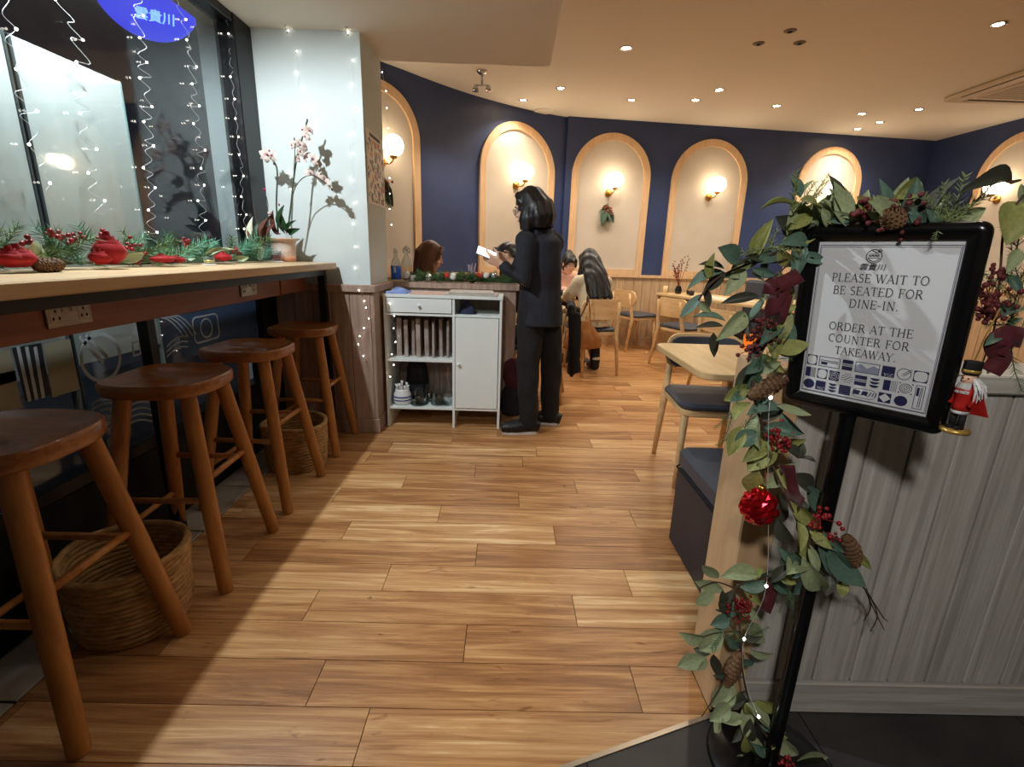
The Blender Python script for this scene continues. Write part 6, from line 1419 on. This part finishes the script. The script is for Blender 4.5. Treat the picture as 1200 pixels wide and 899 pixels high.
# ---------------- seated diners
def seated(loc, rz, label, top, hairk, style, lean=.12, hd=(0, 1), tilt=.3, arms=True, boots=None, scale=1.0, legback=.12, hz=1.13):
    root = thing('person', label, 'person', (loc[0], loc[1], 0), rz, 'seated diners'); S = .47
    f = lambda x, y, z: Vector((x, y, z))
    shy = -.08+lean; HCl = head_frame((0, shy+.06+lean*.5, hz), hd, tilt)
    b = MB(); head(b, HCl); b.tube([(0, shy+.03+lean*.3, hz-.06), (0, shy, .99), (0, shy-.01, .92)], [.045, .047, .07], 12)
    b.tube([(0, shy, .95), (0, -.07, .7), (0, -.06, .55)], [.1, .1, .11], 14)
    for sx in (-1, 1):
        el = f(sx*.22, shy+.1, .76); wr_ = f(sx*.11, shy+.34, .79); limb(b, [(0, shy, .93), (sx*.16, shy, .93), el, wr_], [.05, .042, .035, .024]); hand(b, wr_, (-sx*.45, .9, .0), (0, 0, -1), .16, .45, .5, -sx)
        kn = f(sx*.1, .34, .50); an = f(sx*.09, .30-legback, .09); limb(b, [(sx*.09, -.04, .56), kn, an], [.075, .05, .034]); b.tube([an, an+f(0, .05, -.04), an+f(0, .13, -.055)], [.032, .03, .018], 10)
    skinmesh(b, 'body', K['skin'], root, .007, 3); face(root, HCl, ID)
    j = MB(); j.tube([(0, shy, 1.0), (0, shy, .95), (0, shy-.01, .85), (0, -.07, .65), (0, -.06, .5)], [.06, (.11, .15), (.13, .17), (.13, .165), (.15, .19)], 18); j.tube([(-.13, shy, .945), (.13, shy, .945)], [.062, .062], 12)
    for sx in (-1, 1): el = f(sx*.22, shy+.1, .76); wr_ = f(sx*.115, shy+.31, .79); limb(j, [(sx*.155, shy, .93), el, wr_], [.07, .062, .046])
    if style == 'long': j.tube([(0, shy-.08, .99), (0, shy-.1, .9), (0, shy-.09, .82)], [(.045, .09), (.045, .1), (.03, .07)], 12)
    skinmesh(j, 'coat' if style == 'long' else 'top', K[top], root, .010, 5, wrinkle(.004, 18, 26, 5))
    t2 = MB()
    for sx in (-1, 1): kn = f(sx*.1, .34, .50); an = f(sx*.09, .30-legback, .12); limb(t2, [(sx*.09, -.05, .56), kn, an], [.095, .075, .055])
    skinmesh(t2, 'trousers', K['cream_c'] if style == 'long' else K['darkc'], root, .011, 4)
    if boots:
        for sx in (-1, 1):
            an = f(sx*.09, .30-legback, .09); u = MB(); u.tube([an+f(0, .05, .27), an+f(0, 0, 0), an+f(0, .0, -.05)], [.062, .055, .05], 12); u.tube([an+f(0, -.04, -.055), an+f(0, .06, -.055), an+f(0, .15, -.06)], [(.035, .04), (.035, .042), (.025, .03)], 12); skinmesh(u, 'boot', K['shoe'], root, .009, 3)
    h = MB(); h2 = MB(); s = len(h.v); h.ball((0, -.022, .03), (.085, .097, .094), 18, 14); h.ball((0, -.05, -.02), (.084, .07, .09), 16, 12)
    if style == 'bun':
        h.ball((0, -.06, .11), (.04, .04, .035), 12, 9)
        for sx in (-1, 1): h.tube([(sx*.02, .07, .09), (sx*.055, .068, .05), (sx*.075, .04, -.03)], [.02, .018, .01], 8)
        h.tube([(-.04, .075, .07), (0, .088, .055), (.04, .075, .07)], [.016, .018, .016], 8)
    else:
        n = 17
        for a in range(n):
            an = math.radians(160+a*220/(n-1)); x, y = .078*math.cos(an), .085*math.sin(an)-.03; L_ = {'long': .40, 'mid': .27, 'short': .16}[style]+.03*math.sin(a*2.3); A0, A1 = HCl @ Vector((x*.7, y*.7, .07)), HCl @ Vector((x, y, 0)); bk = (min(A1.y, shy-.2) if style == 'long' else A1.y-.015) if y < -.02 else A1.y; A2 = Vector((A1.x*1.25, .5*(A1.y+bk), A1.z-L_*.42)); A3 = Vector((A1.x*1.5, bk-.02*(y < -.02), A1.z-L_)); h2.tube([A0, A1, A2, A3], [.022, .03, .036, .012], 8)
        for sx in (-1, 1): h.tube([(sx*.02, .06, .1), (sx*.06, .058, .05), (sx*.076, .036, -.03), (sx*.085, .02, -.14)], [.02, .02, .018, .012], 8)
    h.xf(HCl, s); h.add(h2.v, h2.f); skinmesh(h, 'hair', K[hairk], root, .0085, 3, lambda c, n: n*.003*math.sin(80*(c.x+c.y)+6*c.z)); return root
seated((.877, 5.06), math.radians(18), 'diner with very long black hair in a cream coat seen from behind', 'cream_c', 'hairb', 'long', .12, (-.15, 1), .35, True, True, legback=.28, hz=1.135)
seated((-.80, 4.12), math.radians(-90), 'diner with long brown hair looking down behind the partition', 'darkc', 'hairbr', 'mid', .12, (-.12, 1), .34, hz=1.145)
seated((.22, 4.02), math.radians(82), 'dark haired diner hidden behind the standing person', 'darkc', 'hairb', 'mid', .18, (0, 1), .3, hz=1.15)
seated((.62, 6.13), math.radians(198), 'diner in pink with tied up hair facing the camera at the far table', 'pinkc', 'hairb', 'bun', .2, (0, 1), .35, hz=1.09)
# ---------------- coats and bags
cof = CHO[4]; cr = thing('hanging_coat', 'black coat hung over the back of the oak chair', 'coat', (.22, 4.02, 0), math.radians(82)); m = MB()
m.tube([(-.2, -.30, .79), (.2, -.30, .79)], [.03, .03], 10); m.tube([(0, -.31, .78), (0, -.33, .55), (0, -.34, .25)], [(.03, .2), (.035, .22), (.04, .24)], 16)
m.tube([(-.18, -.33, .76), (-.19, -.35, .5), (-.2, -.37, .28)], [.05, .05, .04], 10); m.tube([(.18, -.33, .76), (.19, -.35, .52), (.19, -.37, .3)], [.05, .05, .04], 10)
skinmesh(m, 'coat', mat('black_coat', (22, 20, 19), .9), cr, .012, 5, wrinkle(.006, 22, 14, 2))
MB().tube([(-.06, -.28, .79), (0, -.275, .83), (.06, -.28, .79)], [.012, .014, .012], 8).build('collar', K['darkc'], cr, True)
bagp = Vector((.745, 4.70, 0)); hb = thing('handbag', 'tan brown slouchy bag hanging from the diner chair', 'bag', bagp, math.radians(18)); m = MB(); K['tan'] = mat('tan_leather', (168, 112, 58), .5, col2=(140, 88, 42), scale=8)
m.tube([(0, 0, .30), (0, 0, .315), (0, 0, .40), (0, 0, .52), (0, 0, .58)], [(.04, .15), (.065, .215), (.06, .20), (.035, .12), (.015, .06)], 18); skinmesh(m, 'body', K['tan'], hb, .010, 4, wrinkle(.006, 26, 18, 4))
MB().tube(spline([(-.06, 0, .57), (-.02, .0, .66), (.03, .0, .79), (.04, .045, .80), (.05, .06, .72)], 5), .007, 7).build('strap', mat('strap_leather', (84, 50, 30), .6), hb, True); MB().tube(spline([(.07, 0, .56), (.06, 0, .64), (.035, 0, .78)], 4), .007, 7).build('strap', K['tan'], hb, True)
rbg = thing('floor_bag', 'black and burgundy bag on the floor beside the cabinet', 'bag', (.06, 3.44, 0)); m = MB(); m.tube([(0, 0, .03), (0, 0, .06), (0, 0, .2), (0, 0, .26)], [(.06, .08), (.085, .1), (.08, .09), (.05, .06)], 16); skinmesh(m, 'body', K['dark'], rbg, .012, 4)
m = MB(); m.tube([(0, 0, .23), (0, 0, .3), (0, 0, .42), (0, 0, .46)], [(.05, .06), (.075, .085), (.06, .07), (.02, .03)], 14); skinmesh(m, 'folded_jacket', mat('burgundy_cloth', (70, 16, 28), .85), rbg, .012, 4, wrinkle(.008, 30, 24, 6))

bpy.data.scenes.remove(TS)
